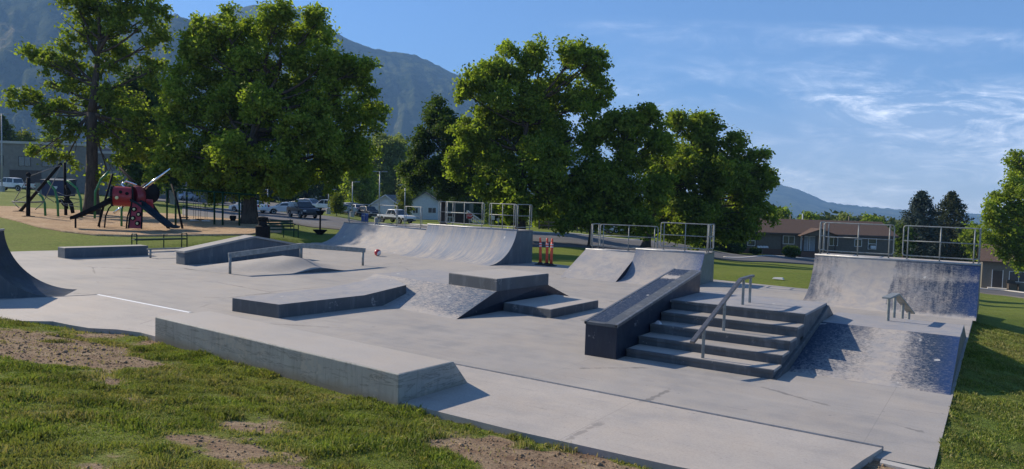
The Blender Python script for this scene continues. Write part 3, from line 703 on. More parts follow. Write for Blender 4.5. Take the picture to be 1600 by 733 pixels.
# funbox
t = thing('funbox', 'grey funbox with worn blue bank, square block on top and side ledge', 'funbox', (-11, 15, 0))
Rf, Rt, Rb, Re = (-10.02, 12.98), (-9.97, 14.46), (-9.85, 16.65), (-9.93, 18.15)
wv = (-4.62, 0.64)
Lf, Lt, Lb, Le = [(p[0]+wv[0], p[1]+wv[1]) for p in (Rf, Rt, Rb, Re)]
m = MB(); prof = [(Rf, 0), (Rt, .5), (Rb, .5), (Re, 0)]; profL = [(Lf, 0), (Lt, .5), (Lb, .5), (Le, 0)]
m.add([xy(p, z-0.004) for p, z in prof]+[xy(p, z-0.004) for p, z in profL], [(0, 3, 2, 1), (4, 5, 6, 7), (0, 1, 5, 4), (1, 2, 6, 5), (2, 3, 7, 6), (3, 0, 4, 7)])
m.build('bank_body', M_NAVY, t, world=True)
m = MB(); m.grid(lambda u, v: (Lf[0]+(Rf[0]-Lf[0])*u+(Rt[0]-Rf[0])*v, Lf[1]+(Rf[1]-Lf[1])*u+(Rt[1]-Rf[1])*v, .5*v), 10, 6)
m.build('bank_face', M_BANKC, t, world=True)
m = MB(); m.grid(lambda u, v: (Lt[0]+(Rt[0]-Lt[0])*u+(Rb[0]-Rt[0])*v, Lt[1]+(Rt[1]-Lt[1])*u+(Rb[1]-Rt[1])*v, .5), 6, 6)
m.build('deck', M_TOPBLUE, t, world=True)
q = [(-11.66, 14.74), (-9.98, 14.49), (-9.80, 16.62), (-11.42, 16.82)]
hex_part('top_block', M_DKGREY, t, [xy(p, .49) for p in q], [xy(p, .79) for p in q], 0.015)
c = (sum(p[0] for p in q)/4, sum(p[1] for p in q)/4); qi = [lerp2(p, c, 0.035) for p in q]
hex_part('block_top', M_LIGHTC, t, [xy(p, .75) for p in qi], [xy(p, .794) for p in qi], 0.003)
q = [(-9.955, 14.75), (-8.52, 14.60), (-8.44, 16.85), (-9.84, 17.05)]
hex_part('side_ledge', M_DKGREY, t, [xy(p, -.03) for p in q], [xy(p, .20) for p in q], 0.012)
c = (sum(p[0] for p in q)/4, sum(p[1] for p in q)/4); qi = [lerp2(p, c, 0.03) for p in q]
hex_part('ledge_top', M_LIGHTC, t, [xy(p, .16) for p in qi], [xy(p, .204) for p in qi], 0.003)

t = thing('low_curb', 'small low concrete curb lying behind the funbox', 'curb', (-14, 19, 0))
q = [(-15.85, 18.45), (-12.6, 18.15), (-12.5, 19.1), (-15.75, 19.4)]
hex_part('body', M_DKGREY, t, [xy(p, -.03) for p in q], [xy(p, .20) for p in q], .012)
qi = [lerp2(p, (-14.18, 18.78), 0.02) for p in q]
hex_part('top_slab', M_LIGHTC, t, [xy(p, .17) for p in qi], [xy(p, .204) for p in qi], .003)

# stairs with upper deck
XL, XR = -5.40, -2.87
t = thing('stair_set', 'five grey concrete stairs leading up to a flat deck', 'stairs', (-4.1, 14, 0))
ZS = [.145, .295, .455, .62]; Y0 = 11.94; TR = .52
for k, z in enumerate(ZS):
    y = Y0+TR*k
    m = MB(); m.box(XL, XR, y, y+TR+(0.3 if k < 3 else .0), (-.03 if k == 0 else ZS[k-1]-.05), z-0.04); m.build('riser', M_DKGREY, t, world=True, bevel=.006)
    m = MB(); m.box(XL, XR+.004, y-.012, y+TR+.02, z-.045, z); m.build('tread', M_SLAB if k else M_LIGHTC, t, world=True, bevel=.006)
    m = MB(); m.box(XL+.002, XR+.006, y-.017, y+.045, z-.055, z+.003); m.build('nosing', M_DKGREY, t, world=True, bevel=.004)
yd = Y0+4*TR; yb = 16.05; ye = 17.75
m = MB(); m.prism([(yd, .0), (yd, .765), (yb, .765), (ye, -.02), (yd, -.02)], 'x', XL, XR); m.build('deck_body', M_DKGREY, t, world=True)
m = MB(); m.box(XL-.65, XR+.01, yd-.014, yb, .755, .80); m.build('deck', M_TOPBLUE, t, world=True, bevel=.006)
m = MB(); m.box(XL, XR+.013, yd-.019, yd+.05, .745, .803); m.build('nosing', M_DKGREY, t, world=True, bevel=.004)
m = MB(); m.box(XL-.65, XL, yd+1.75, yb, -.02, .76); m.build('deck_wall', M_DKGREY, t, world=True)
m = MB(); m.prism([(yb, .80), (ye, 0.0), (ye, -.03), (yb, .70)], 'x', XL-.65, XR); m.build('back_bank', M_SLAB, t, world=True)
# side wall following the steps
m = MB(); m.prism([(Y0+.02, -.03), (Y0+.02, .02), (yd+.9, .50), (yb, .75), (ye, -.03)], 'x', XR-.02, XR+.055); m.build('side_curb', M_DKGREY, t, world=True, bevel=.006)

# hubba ledge
t = thing('hubba_ledge', 'steep navy blue sloping ledge beside the left end of the stairs', 'hubba ledge', (-5.7, 13.5, 0))
hy0, hy1, hz0, hz1 = 11.57, 15.75, .61, 1.27
hx0, hx1 = -6.05, -5.41
m = MB(); m.prism([(hy0, -.03), (hy0, hz0-.05), (hy1, hz1-.05), (hy1, -.03)], 'x', hx0+.012, hx1-.012); m.build('body', M_NAVY, t, world=True, bevel=.01)
def slopebox(x0, x1, up0, up1, y0=hy0-.015, y1=hy1+.01):
    k = (hz1-hz0)/(hy1-hy0); f = lambda y: hz0+k*(y-hy0)
    m = MB(); m.prism([(y0, f(y0)+up0), (y0, f(y0)+up1), (y1, f(y1)+up1), (y1, f(y1)+up0)], 'x', x0, x1); return m
slopebox(hx0, hx1, -.052, -.004).build('cap', M_DKGREY, t, world=True, bevel=.004)
k_ = (hz1-hz0)/(hy1-hy0)
m = MB(); m.grid(lambda u, v: (hx0+.05+(hx1-hx0-.10)*u, hy0+.06+(hy1-hy0-.07)*v, hz0+k_*(.06+(hy1-hy0-.07)*v)), 4, 16); m.build('top_surface', M_HUBTOP, t, world=True)
for x0, x1 in ((hx0-.006, hx0+.045), (hx1-.045, hx1+.006)):
    slopebox(x0, x1, -.045, .006).build('steel_edge', M_STEELD, t, world=True, bevel=.004)
slopebox(hx0+.40, hx1-.045, -.002, .003).build('worn_stripe', M_DKGREY, t, world=True)

# stair handrail
def rail_profile(m, pts, w, h):
    """square bar along pts (in a plane x=const or any), width w, height h"""
    for a, b in zip(pts[:-1], pts[1:]):
        a, b = Vector(a), Vector(b); d = (b-a).normalized(); s = d.cross(Vector((0, 0, 1))); s.normalize(); u = s.cross(d)
        a = a-d*0.012; b = b+d*0.012
        m.hexa([a-s*w/2-u*h/2, a+s*w/2-u*h/2, b+s*w/2-u*h/2, b-s*w/2-u*h/2], [a-s*w/2+u*h/2, a+s*w/2+u*h/2, b+s*w/2+u*h/2, b-s*w/2+u*h/2])
    return m
M_RAIL = simple('worn handrail steel', (0.20, 0.19, 0.185), 0.45, 0.7, 0.2, 14)
t = thing('handrail', 'steel square handrail coming down the middle of the stairs', 'handrail', (-4.08, 13, 0))
rail_profile(MB(), [(-4.05, 11.5, .50), (-4.10, 14.22, 1.315), (-4.09, 15.0, 1.325)], .075, .05).build('rail', M_RAIL, t, world=True, bevel=.006)
kz = lambda y: .50+(y-11.5)*(1.315-.50)/2.72
for x, y, z0, z1 in ((-4.06, 12.08, .14, kz(12.08)), (-4.08, 13.22, .45, kz(13.22)), (-4.10, 14.42, .8, 1.30), (-4.09, 14.86, .8, 1.30)):
    m = MB(); m.box(x-.022, x+.022, y-.022, y+.022, z0-.01, z1-.01); m.build('post', M_STEEL, t, world=True, bevel=.004)

# right bank with lower deck
t = thing('bank_ramp', 'sloping bank with flaking dark blue paint on the right of the stairs', 'bank ramp', (-1.7, 14, 0))
bx0, bx1 = XR+.055, -.49
BY0, BY1, BY2, BY3, BZ = 12.72, 15.38, 17.05, 18.9, .5
m = MB(); m.prism([(BY0+.03, -.03), (BY1, BZ-.008), (BY2, BZ-.008), (BY3, -.03)], 'x', bx0, bx1); m.build('body', M_DKGREY, t, world=True)
m = MB(); m.grid(lambda u, v: (bx0+(bx1-bx0+.004)*u, BY0+(BY1-BY0)*v, BZ*v), 14, 10); m.build('bank_face', M_BANKR, t, world=True)
m = MB(); m.box(bx0, bx1+.006, BY1-.0, BY2, BZ-.03, BZ+.002); m.build('deck', M_TOPBLUE, t, world=True, bevel=.006)
m = MB(); m.prism([(BY2, BZ+.002), (BY3, .0), (BY3, -.03), (BY2, BZ-.03)], 'x', bx0, bx1+.004); m.build('back_bank', M_SLAB, t, world=True)
t = thing('mini_rail', 'short low steel rail with four posts on the deck beside the quarter pipe', 'grind rail', (-1.75, 17, 0))
rail_profile(MB(), [(-1.80, 16.25, .985), (-1.73, 17.15, .99), (-1.58, 18.95, .40)], .16, .035).build('rail', M_STEEL, t, world=True, bevel=.006)
for x, y, z0, z1 in ((-1.78, 16.5, .5, .975), (-1.735, 17.1, .49, .975), (-1.66, 17.95, .25, .72), (-1.60, 18.7, .04, .47)):
    m = MB(); m.tube([(x, y, z0-.01), (x, y, z1)], .03, 10); m.build('post', M_STEEL, t, world=True, smooth=False)

# ------------------------------------------------------------------ quarter pipes and banks
def quarter(name, label, P, ang, W, h, run, plat, face_mat, side_mat, deck_mat, cat='quarter pipe', flat=False, group=None, cop=True):
    t = thing(name, label, cat, (P[0], P[1], 0), ang, group)
    if flat: prof = [(0, 0), (run, h)]
    else:
        R = (run*run+h*h)/(2*h); th = math.acos(max(-1, min(1, 1-h/R)))
        prof = [(R*math.sin(th*i/20), R*(1-math.cos(th*i/20))) for i in range(21)]
    run_ = prof[-1][0]
    m = MB(); poly = [(y, z-.004) for y, z in prof]+[(run_+plat, h-.004), (run_+plat, -.05), (0, -.05)]
    n = len(poly)
    # sides, back and underside
    A = [(0.0, y, z) for y, z in poly]; B = [(W, y, z) for y, z in poly]
    m.add(A+B, [tuple(range(n-1, -1, -1)), tuple(range(n, 2*n)), (n-3, n-2, 2*n-2, 2*n-3)][:3])
    m.build('side_walls', side_mat, t)
    def fn(u, v):
        s = v*(len(prof)-1); i = min(int(s), len(prof)-2); s -= i
        return (W*u, prof[i][0]+(prof[i+1][0]-prof[i][0])*s, prof[i][1]+(prof[i+1][1]-prof[i][1])*s)
    m = MB(); m.grid(fn, 24, 20 if not flat else 4); m.build('ramp_face', face_mat, t, smooth=not flat)
    m = MB(); m.box(0, W, run_, run_+plat, h-.05, h+.001); m.build('deck', deck_mat, t, bevel=.004)
    if cop:
        m = MB(); m.tube([(-.003, run_+.01, h+.004), (W+.003, run_+.01, h+.004)], .03, 10); m.build('coping', M_COPING, t, smooth=True)
    return t
def guard(p0, p1, z, h, label, posts, group='guard railings on the ramps', over=.12, low=.12):
    """pipe guard rail on a deck: rounded frame, middle rail and posts"""
    a, b = Vector((p0[0], p0[1], 0)), Vector((p1[0], p1[1], 0)); L = (b-a).length
    t = thing('guard_railing', label, 'railing', (p0[0], p0[1], z), math.atan2(b.y-a.y, b.x-a.x), group)
    r = .0175; c = .07
    x0, x1 = -over, L+over; z0, z1 = low, h
    pts = []
    for cx, cz, s in ((x0+c, z1-c, 90), (x0+c, z0+c, 180), (x1-c, z0+c, 270), (x1-c, z1-c, 0)):
        for k in range(5):
            q = rad(s+k*22.5); pts.append((cx+c*math.cos(q), 0, cz+c*math.sin(q)))
    m = MB(); m.tube(pts, r, 8, closed=True); m.build('frame', M_STEEL, t, smooth=True)
    m = MB(); m.tube([(x0, 0, (z0+z1)/2), (x1, 0, (z0+z1)/2)], r*.9, 8); m.build('middle_rail', M_STEEL, t, smooth=True)
    for k in range(posts):
        x = L*k/(posts-1) if posts > 1 else L/2
        m = MB(); m.tube([(x, 0, -.02), (x, 0, z1)], r*1.05, 8); m.build('post', M_STEEL, t, smooth=True)
        f = MB(); f.lathe([(.06, 0), (.06, .012), (.02, .014)], 10, (x, 0, 0)); f.build('foot_plate', M_STEEL, t)
    return t
def loc2(P, ang, x, y): return (P[0]+x*math.cos(ang)-y*math.sin(ang), P[1]+x*math.sin(ang)+y*math.cos(ang))

# right quarter pipe
PR = (-4.62, 21.85); WR = 4.24
quarter('quarter_pipe', 'quarter pipe at the right edge with bright blue flaking paint', PR, 0.0, WR, 1.3, 1.8, 1.25, M_QPR, M_DKGREY, M_LIGHTC)
yb_ = 1.8+.5; ye_ = 1.8+1.2
guard(loc2(PR, 0, .26, yb_), loc2(PR, 0, 1.94, yb_), 1.3, .98, 'pipe railing over the plain left half of the right quarter pipe', 3)
guard(loc2(PR, 0, 2.42, yb_), loc2(PR, 0, 4.06, yb_), 1.3, .98, 'pipe railing over the blue right half of the right quarter pipe', 3)
guard(loc2(PR, 0, .02, yb_+.1), loc2(PR, 0, .02, ye_-.1), 1.3, .98, 'narrow end railing at the left end of the right quarter pipe', 2)
guard(loc2(PR, 0, 4.18, yb_+.12), loc2(PR, 0, 4.18, ye_-.1), 1.3, .98, 'narrow end railing at the outer end of the right quarter pipe', 2)

# middle quarter pipe and the bank to its left
AM = rad(-8.5); WM = 5.6
PM = loc2((-16.99, 23.92), AM, -WM, 0)
quarter('quarter_pipe', 'wide quarter pipe with streaky worn paint in the middle distance', PM, AM, WM, 1.4, 1.75, 1.02, M_QPM, M_SLATE, M_LIGHTC)
ybm = 1.75+.40; yem = 1.75+.98
guard(loc2(PM, AM, .90, ybm), loc2(PM, AM, 3.15, ybm), 1.4, 1.08, 'pipe railing over the left part of the streaky quarter pipe', 3)
guard(loc2(PM, AM, 3.72, ybm), loc2(PM, AM, 5.05, ybm), 1.4, 1.08, 'pipe railing over the right part of the streaky quarter pipe', 3)
guard(loc2(PM, AM, 5.52, 1.86), loc2(PM, AM, 5.52, yem-.1), 1.4, 1.08, 'narrow end railing at the right end of the streaky quarter pipe', 2)
guard(loc2(PM, AM, .45, ybm), loc2(PM, AM, .45, yem+.2), 1.4, 1.08, 'narrow end railing between the streaky quarter pipe and the shaded bank', 3)
AB = rad(-13); WB = 7.9
PB = loc2((-22.62, 25.02), AB, -WB, 0)
quarter('bank_ramp', 'wide smooth transition dappled with tree shade left of the streaky quarter pipe', PB, AB, WB, 1.12, 1.75, 1.0, M_BANKF, M_SLATE, M_LIGHTC, 'bank ramp', cop=True)
ybb = 1.75+.3
guard(loc2(PB, AB, .05, ybb), loc2(PB, AB, 4.56, ybb), 1.12, 1.05, 'long pipe railing on the left part of the shaded bank', 4)
guard(loc2(PB, AB, 5.4, ybb), loc2(PB, AB, 6.6, ybb), 1.12, 1.05, 'pipe railing at the right end of the shaded bank', 2)

# front bank + small quarter
AF = rad(2)
PFB = loc2((-10.78, 22.75), AF, -2.12, 0)
quarter('bank_ramp', 'small flat pale bank joined to the little quarter pipe behind the hubba', PFB, AF, 2.12, .90, 2.0, 1.0, M_BANKF, M_NAVY, M_LIGHTC, 'bank ramp', flat=True)
PFQ = (-10.775, 22.75)
quarter('quarter_pipe', 'little quarter pipe behind the hubba ledge with grey green side wall', PFQ, AF, 2.5, 1.05, 1.7, 1.15, M_QPF, painted('grey green paint', (0.105, 0.125, 0.115), .06, .5), M_LIGHTC)
guard(loc2(PFB, AF, .5, 2.45), loc2(PFB, AF, 2.4, 2.8), .9, .95, 'pipe railing on top of the small flat bank', 3)
guard(loc2(PFB, AF, .12, 2.3), loc2(PFB, AF, .12, 2.85), .9, .95, 'narrow end railing at the left end of the small flat bank', 2)
guard(loc2(PFQ, AF, .85, 2.2), loc2(PFQ, AF, 2.42, 2.2), 1.05, .98, 'pipe railing on top of the little quarter pipe', 3)
guard(loc2(PFQ, AF, 2.45, 2.28), loc2(PFQ, AF, 2.45, 2.78), 1.05, .98, 'narrow end railing at the right end of the little quarter pipe', 2)

# left quarter pipe, cut by the frame, seen from behind its side
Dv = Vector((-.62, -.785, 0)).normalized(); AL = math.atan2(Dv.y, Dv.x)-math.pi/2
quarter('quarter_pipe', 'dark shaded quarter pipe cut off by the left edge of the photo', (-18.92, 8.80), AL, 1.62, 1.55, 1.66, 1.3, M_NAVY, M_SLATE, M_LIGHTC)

# ------------------------------------------------------------------ left group: roller, kinked rail, pyramid ledge, blocks
t = thing('roller', 'smooth pale concrete roller hump under the kinked flat rail', 'roller', (-20.5, 17.5, 0))
def roll(u, v):
    x = -23.2+(3.4+.82*v)*u; y = 14.72+5.45*v
    w = .50+(.215-.50)*smooth(0, 1, u)**1.2; c = .475
    tt = min(1, abs(v-c)/w); f = 1-tt*tt*(3-2*tt) if u > .6 else (1-tt)*(1-u/.6*.5)+(1-tt*tt*(3-2*tt))*(u/.6*.5)
    if u > .6: f = f*(.5+.5*(u-.6)/.4)+(1-tt)*(.5-.5*(u-.6)/.4)
    return (x, y+.10*u, .004+.44*float(f)*min(1, .35+u*1.3)*(1-.70*float(smooth(.66, 1, u))))
m = MB(); m.grid(roll, 24, 44); m.build('hump', M_SLAB, t, world=True, smooth=True)
m = MB(); A = []; 
for k in range(45):
    p = roll(1, k/44); A.append((p[0], p[1], p[2]))
n = len(A); m.add(A+[(p[0], p[1], -.03) for p in A], [(i, i+n, i+n+1, i+1) for i in range(n-1)]); m.build('side_wall', M_DKGREY, t, world=True)
t = thing('flat_rail', 'long kinked flat grind rail rising and falling over the roller', 'grind rail', (-20.6, 17.5, 0))
rail_profile(MB(), [(-20.88, 14.86, .60), (-20.55, 17.6, .84), (-20.15, 20.3, .58)], .06, .17).build('rail', M_STEEL, t, world=True, bevel=.01)
for x, y, z0, z1 in ((-20.86, 14.9, 0, .62), (-20.55, 17.55, .38, .80), (-20.17, 20.22, 0, .56)):
    m = MB(); m.tube([(x, y, z0-.02), (x, y, z1)], .045, 10); m.build('post', M_STEEL, t, world=True, smooth=True)

t = thing('pyramid_ledge', 'tall concrete ledge rising to a peak and falling, behind the kinked rail', 'pyramid ledge', (-24, 17.5, 0))
ax = Vector((.10, .995, 0)); nx_ = Vector((.995, -.10, 0)); o_ = Vector((-24.25, 15.45, 0))
def pl(s, w, z): p = o_+ax*s+nx_*w; return (p.x, p.y, z)
prof = [(0, .50), (2.75, .99), (4.95, .58)]
m = MB(); n = len(prof)
A = [pl(0, -.62, -.03)]+[pl(s, -.62, z-.07) for s, z in prof]+[pl(4.95, -.62, -.03)]
B = [pl(0, 0, -.03)]+[pl(s, 0, z-.07) for s, z in prof]+[pl(4.95, 0, -.03)]
n = len(A); m.add(A+B, [tuple(range(n-1, -1, -1)), tuple(range(n, 2*n))]+[(i, (i+1) % n, n+(i+1) % n, n+i) for i in range(n)])
m.build('wall', M_SLATE, t, world=True)
m = MB()
for (s0, z0), (s1, z1) in zip(prof[:-1], prof[1:]):
    s0_ = s0-.04 if s0 == 0 else s0
    m.hexa([pl(s0_, -.68, z0-.075), pl(s0_, .06, z0-.075), pl(s1, .06, z1-.075), pl(s1, -.68, z1-.075)], [pl(s0_, -.68, z0), pl(s0_, .06, z0), pl(s1, .06, z1), pl(s1, -.68, z1)])
m.build('cap', M_CONC, t, world=True, bevel=.008)

t = thing('concrete_block', 'low long dark concrete block near the grass at the far left', 'ledge', (-28.9, 15.1, 0))
A4 = [(-29.6, 13.66), (-28.93, 13.6), (-28.55, 16.6), (-29.22, 16.67)]
hex_part('body', M_SLATE, t, [xy(p, -.03) for p in A4], [xy(p, .39) for p in A4], .012)
qi = [lerp2(p, (-29.07, 15.13), .02) for p in A4]
hex_part('top_slab', M_CONC, t, [xy(p, .36) for p in qi], [xy(p, .394) for p in qi], .003)
t = thing('low_rail', 'low flat grind rail on short posts between the dark block and the pyramid ledge', 'grind rail', (-27.3, 17.5, 0))
rail_profile(MB(), [(-27.50, 15.95, .34), (-27.0, 19.8, .34)], .06, .06).build('rail', M_STEEL, t, world=True, bevel=.008)
for s in (.03, .5, .97):
    x, y = -27.5+.5*s, 15.95+3.85*s
    m = MB(); m.tube([(x, y, -.02), (x, y, .33)], .04, 10); m.build('post', M_STEEL, t, world=True, smooth=True)
# ------------------------------------------------------------------ trees
def leaf_mesh(name, C, mat, parent, a=.13, b=.075, N=None, up=0.5, rng=RNG):
    """C: leaf centres (n,3); N: preferred normals"""
    n = len(C); r = rng.normal(size=(n, 3)); r[:, 2] += up
    if N is not None: r += N*0.7
    r /= np.linalg.norm(r, axis=1, keepdims=True)
    t = rng.normal(size=(n, 3)); t -= r*(t*r).sum(1, keepdims=True); t /= np.linalg.norm(t, axis=1, keepdims=True)
    bt = np.cross(r, t); s = rng.uniform(.65, 1.3, (n, 1))
    l = C-parent if isinstance(parent, np.ndarray) else C
    fold = r*b*.35*s
    V = np.stack([l-t*a*s, l+bt*b*s+fold, l+t*a*s, l-bt*b*s+fold], 1).reshape(-1, 3)
    f = np.arange(n*4, dtype=np.int32)
    return np_mesh(name, V, f, 4, mat)
def clump_points(center, R, n, per, sig, squash=.9, gap=.42, seed=0.0, inner=.35, rng=RNG):
    """leaf clusters on upright sub-crowns spread over a lobe, with gaps between them"""
    K = max(3, int(4+R*3.2)); c = np.asarray(center)
    d = rng.normal(size=(K, 3)); d[:, 2] += .15; d /= np.linalg.norm(d, axis=1, keepdims=True)
    S = c+d*R*rng.uniform(.45, .92, (K, 1)); r2 = R*rng.uniform(.26, .46, K)+.12
    w = r2**2; k = rng.choice(K, size=n, p=w/w.sum())
    v = rng.normal(size=(n, 3)); v /= np.linalg.norm(v, axis=1, keepdims=True); v *= (.35+.65*rng.random((n, 1))**.5)
    P = S[k]+v*r2[k][:, None]*np.array([.92, .92, 1.12])
    g = fbm(P[:, 0]*.55+seed, P[:, 1]*.55+seed*2, P[:, 2]*.55, 3)
    q = np.argsort(-g)[:max(4, int(n*(1-gap*.45)))]; P = P[q]; v = v[q]*.6+d[k[q]]*.5
    m = len(P); cs = rng.uniform(.6, 1.3, (m, 1, 1))
    L = P[:, None, :]+rng.normal(size=(m, per, 3))*sig*cs*np.array([1, 1, .7])
    return P, L.reshape(-1, 3), np.repeat(v, per, 0)
def limb(m, a, b, r0, r1, sag=.12, n=6, sides=7, wob=.08, rng=random):
    a, b = Vector(a), Vector(b); L = (b-a).length; pts = []; rr = []
    w = Vector((rng.uniform(-1, 1), rng.uniform(-1, 1), 0))*wob*L
    for i in range(n+1):
        t = i/n; p = a.lerp(b, t)+w*math.sin(t*math.pi)+Vector((0, 0, -sag*L*math.sin(t*math.pi)*(1-t)))
        pts.append(p); rr.append(r0+(r1-r0)*t)
    m.tube(pts, rr, sides); return pts
def tree(name, label, base, D, lobes, tr, mat, group=None, leaf=(.13, .08), dens=1.0, per=46, sig=.34, gap=.42, fork=.34, cat='tree', seed=1.0, twigs=5, squash=.9, inner=.35, limb_up=.0):
    base = Vector(base); t = thing(name, label, cat, base, 0, group)
    rng = np.random.default_rng(int(seed*1000)+11); rs = random.Random(int(seed*977))
    Ls = []
    for lb in lobes:
        px, py, r = lb[:3]; do = lb[3] if len(lb) > 3 else rs.uniform(-.5, .5)*r*1.2
        c = at_depth(px, py, D+do*D/1150); Ls.append((c, r*D/1150))
    cen = sum((c*(R**2) for c, R in Ls), Vector())/sum(R**2 for c, R in Ls)
    top = max(c.z for c, R in Ls)
    zf = base.z+(cen.z-base.z)*fork*1.5
    fk = Vector((base.x+(cen.x-base.x)*.07, base.y+(cen.y-base.y)*.07, zf))
    m = MB()
    # flared trunk
    H = fk.z-base.z; pts = []; rr = []
    for i in range(11):
        s = i/10; p = base.lerp(fk, s); p = Vector((p.x+math.sin(s*3+seed)*.06*tr*3*s, p.y, base.z-.1+(H+.1)*s)); pts.append(p)
        rr.append(tr*(1+.75*math.exp(-s*9)-.22*s))
    m.tube(pts, rr, 12)
    # leader carries on up through the crown
    lead = Vector((cen.x, cen.y, cen.z+(top-cen.z)*.55)); lp = limb(m, fk, lead, tr*.74, tr*.16, 0, 7, 9, .05, rs)
    for c, R in Ls:
        s = max(0, min(.85, (c.z-fk.z)/(max(.5, lead.z-fk.z))*.75-.12)); k = min(len(lp)-2, int(s*(len(lp)-1)))
        a = lp[k].lerp(lp[k+1], s*(len(lp)-1)-k)
        r0 = min(tr*.5, .045+R*.05)
        q = limb(m, a, c, r0, r0*.42, .10, 6, 6, .09, rs)
        for _ in range(twigs):
            v = Vector((rs.gauss(0, 1), rs.gauss(0, 1), rs.gauss(.25, .8))).normalized()
            limb(m, q[rs.randint(3, 6)], c+v*R*rs.uniform(.6, .98), r0*.36, .012, .05, 4, 4, .12, rs)
    m.build('trunk', M_BARK, t, world=True, smooth=True)
    CL = []; NN = []
    for i, (c, R) in enumerate(Ls):
        n = max(6, int(dens*24*R**1.75))
        P, L, d = clump_points(c, R, n, per, sig, squash, gap, seed+i*.37, inner, rng); CL.append(L); NN.append(d)
    C = np.concatenate(CL)-np.array(base)[None]; N = np.concatenate(NN)
    o = leaf_mesh('crown', C, mat, None, leaf[0], leaf[1], N, .45, rng); o.parent = t
    return t
def bgtree(name, label, px, pyb, D, top, w, mat, group, seed, n=9, tr=.2, leaf=(.24, .16), per=34, sig=.5, dens=.55):
    """background tree given by its base column, crown top row and width in picture units"""
    rs = random.Random(seed); b = ground_at(px, D, pyb); lo = []
    h = pyb-top
    for i in range(n):
        s = (i+.5)/n; y = top+h*(.10+.72*s); k = math.sin(min(1, s*1.25+.22)*math.pi*.62)
        r = w*.30*(.55+.55*k)*rs.uniform(.8, 1.15)
        lo.append((px+rs.uniform(-1, 1)*(w*.5-r)*k, y, r))
    lo.append((px, top+w*.18, w*.18))
    return tree(name, label, b, D, lo, tr, mat, group, leaf, dens, per, sig, .4, .3, 'tree', seed*.173, 2)

G_PARK = 'tall shade trees around the skate park'
tree('broadleaf_tree', 'tall open maple with visible limbs behind the playground at far left', spot(143, 335), 53.5,
     [(130, 40, 44), (188, 28, 40), (236, 30, 26), (255, 12, 16), (108, 92, 34), (165, 95, 46), (58, 88, 17), (84, 98, 20), (38, 80, 10), (20, 152, 14), (46, 156, 20), (86, 165, 28), (60, 178, 16), (128, 160, 36), (188, 150, 42), (236, 112, 30), (250, 66, 20),
      (214, 190, 34), (150, 205, 30), (100, 206, 26), (58, 240, 15), (82, 236, 15), (104, 252, 13), (200, 238, 28), (236, 222, 30), (168, 268, 15), (152, -14, 40), (204, -12, 34), (120, 0, 28), (72, 128, 12)], .42, M_LEAF_A, G_PARK, (.14, .085), .72, 46, .26, .45, .46, seed=1.3, twigs=5)
tree('broadleaf_tree', 'huge dense maple with thick flared trunk beside the swings', spot(390, 350), 48.5,
     [(430, 42, 32), (482, 58, 40), (440, 100, 55), (508, 100, 42), (545, 130, 36), (568, 112, 20), (520, 170, 56), (560, 190, 38), (450, 180, 64), (400, 130, 50), (385, 220, 58), (450, 250, 58), (520, 240, 52), (560, 245, 32), (405, 276, 34), (462, 276, 32), (512, 268, 30), (350, 180, 46), (352, 265, 42),
      (438, 20, 16), (495, 36, 20), (350, 42, 30), (322, 82, 40), (376, 72, 36), (302, 130, 44), (345, 135, 48), (284, 190, 38), (264, 240, 34), (310, 232, 48), (252, 270, 18), (300, 282, 30), (345, 297, 24), (275, 150, 26), (582, 150, 14), (320, 40, 18), (300, 60, 16), (372, 225, 34, -90), (425, 262, 36, -85), (462, 215, 34, -80), (352, 262, 34, -60), (414, 172, 36, -85), (392, 284, 24, -60)], .44, M_LEAF_B, G_PARK, (.125, .075), 1.35, 54, .25, .38, .38, seed=2.7)
tree('broadleaf_tree', 'dark narrow tree with a pointed top left of the big middle tree', ground_at(692, 76), 76,
     [(683, 158, 10), (681, 180, 20), (692, 215, 34), (664, 245, 30), (700, 262, 42), (652, 276, 22), (722, 290, 30), (742, 255, 36), (722, 222, 28), (666, 205, 18), (706, 195, 22), (640, 262, 14), (690, 285, 26)], .32, M_LEAF_D, G_PARK, (.16, .095), 1.1, 46, .32, .34, .35, seed=3.1)
tree('broadleaf_tree', 'biggest round maple in the middle towering above the streaky quarter pipe', ground_at(813, 57), 57,
     [(845, 88, 28), (800, 104, 34), (890, 96, 34), (925, 98, 24), (938, 86, 12), (750, 140, 34), (790, 150, 48), (850, 150, 56), (908, 150, 38), (722, 146, 17), (938, 150, 20), (780, 210, 52), (840, 220, 58), (898, 215, 48), (742, 200, 38), (936, 218, 24), (820, 280, 58), (880, 280, 52), (762, 280, 46), (928, 268, 38), (860, 318, 36), (800, 322, 34), (770, 110, 20), (720, 255, 28), (905, 320, 28)], .42, M_LEAF_B, G_PARK, (.14, .085), 1.15, 54, .28, .38, .40, seed=4.9)
tree('broadleaf_tree', 'leafy tree on a slim trunk behind the small flat bank', ground_at(922, 55), 55,
     [(984, 200, 32), (962, 222, 36), (1008, 184, 26), (968, 186, 18), (1002, 240, 42), (942, 290, 38), (902, 328, 26), (962, 300, 42), (1012, 300, 38), (884, 342, 16), (926, 336, 24), (986, 338, 22), (1035, 215, 24), (1005, 345, 24), (955, 342, 20)], .13, M_LEAF_A, G_PARK, (.145, .088), 1.1, 50, .28, .4, .34, seed=5.5)
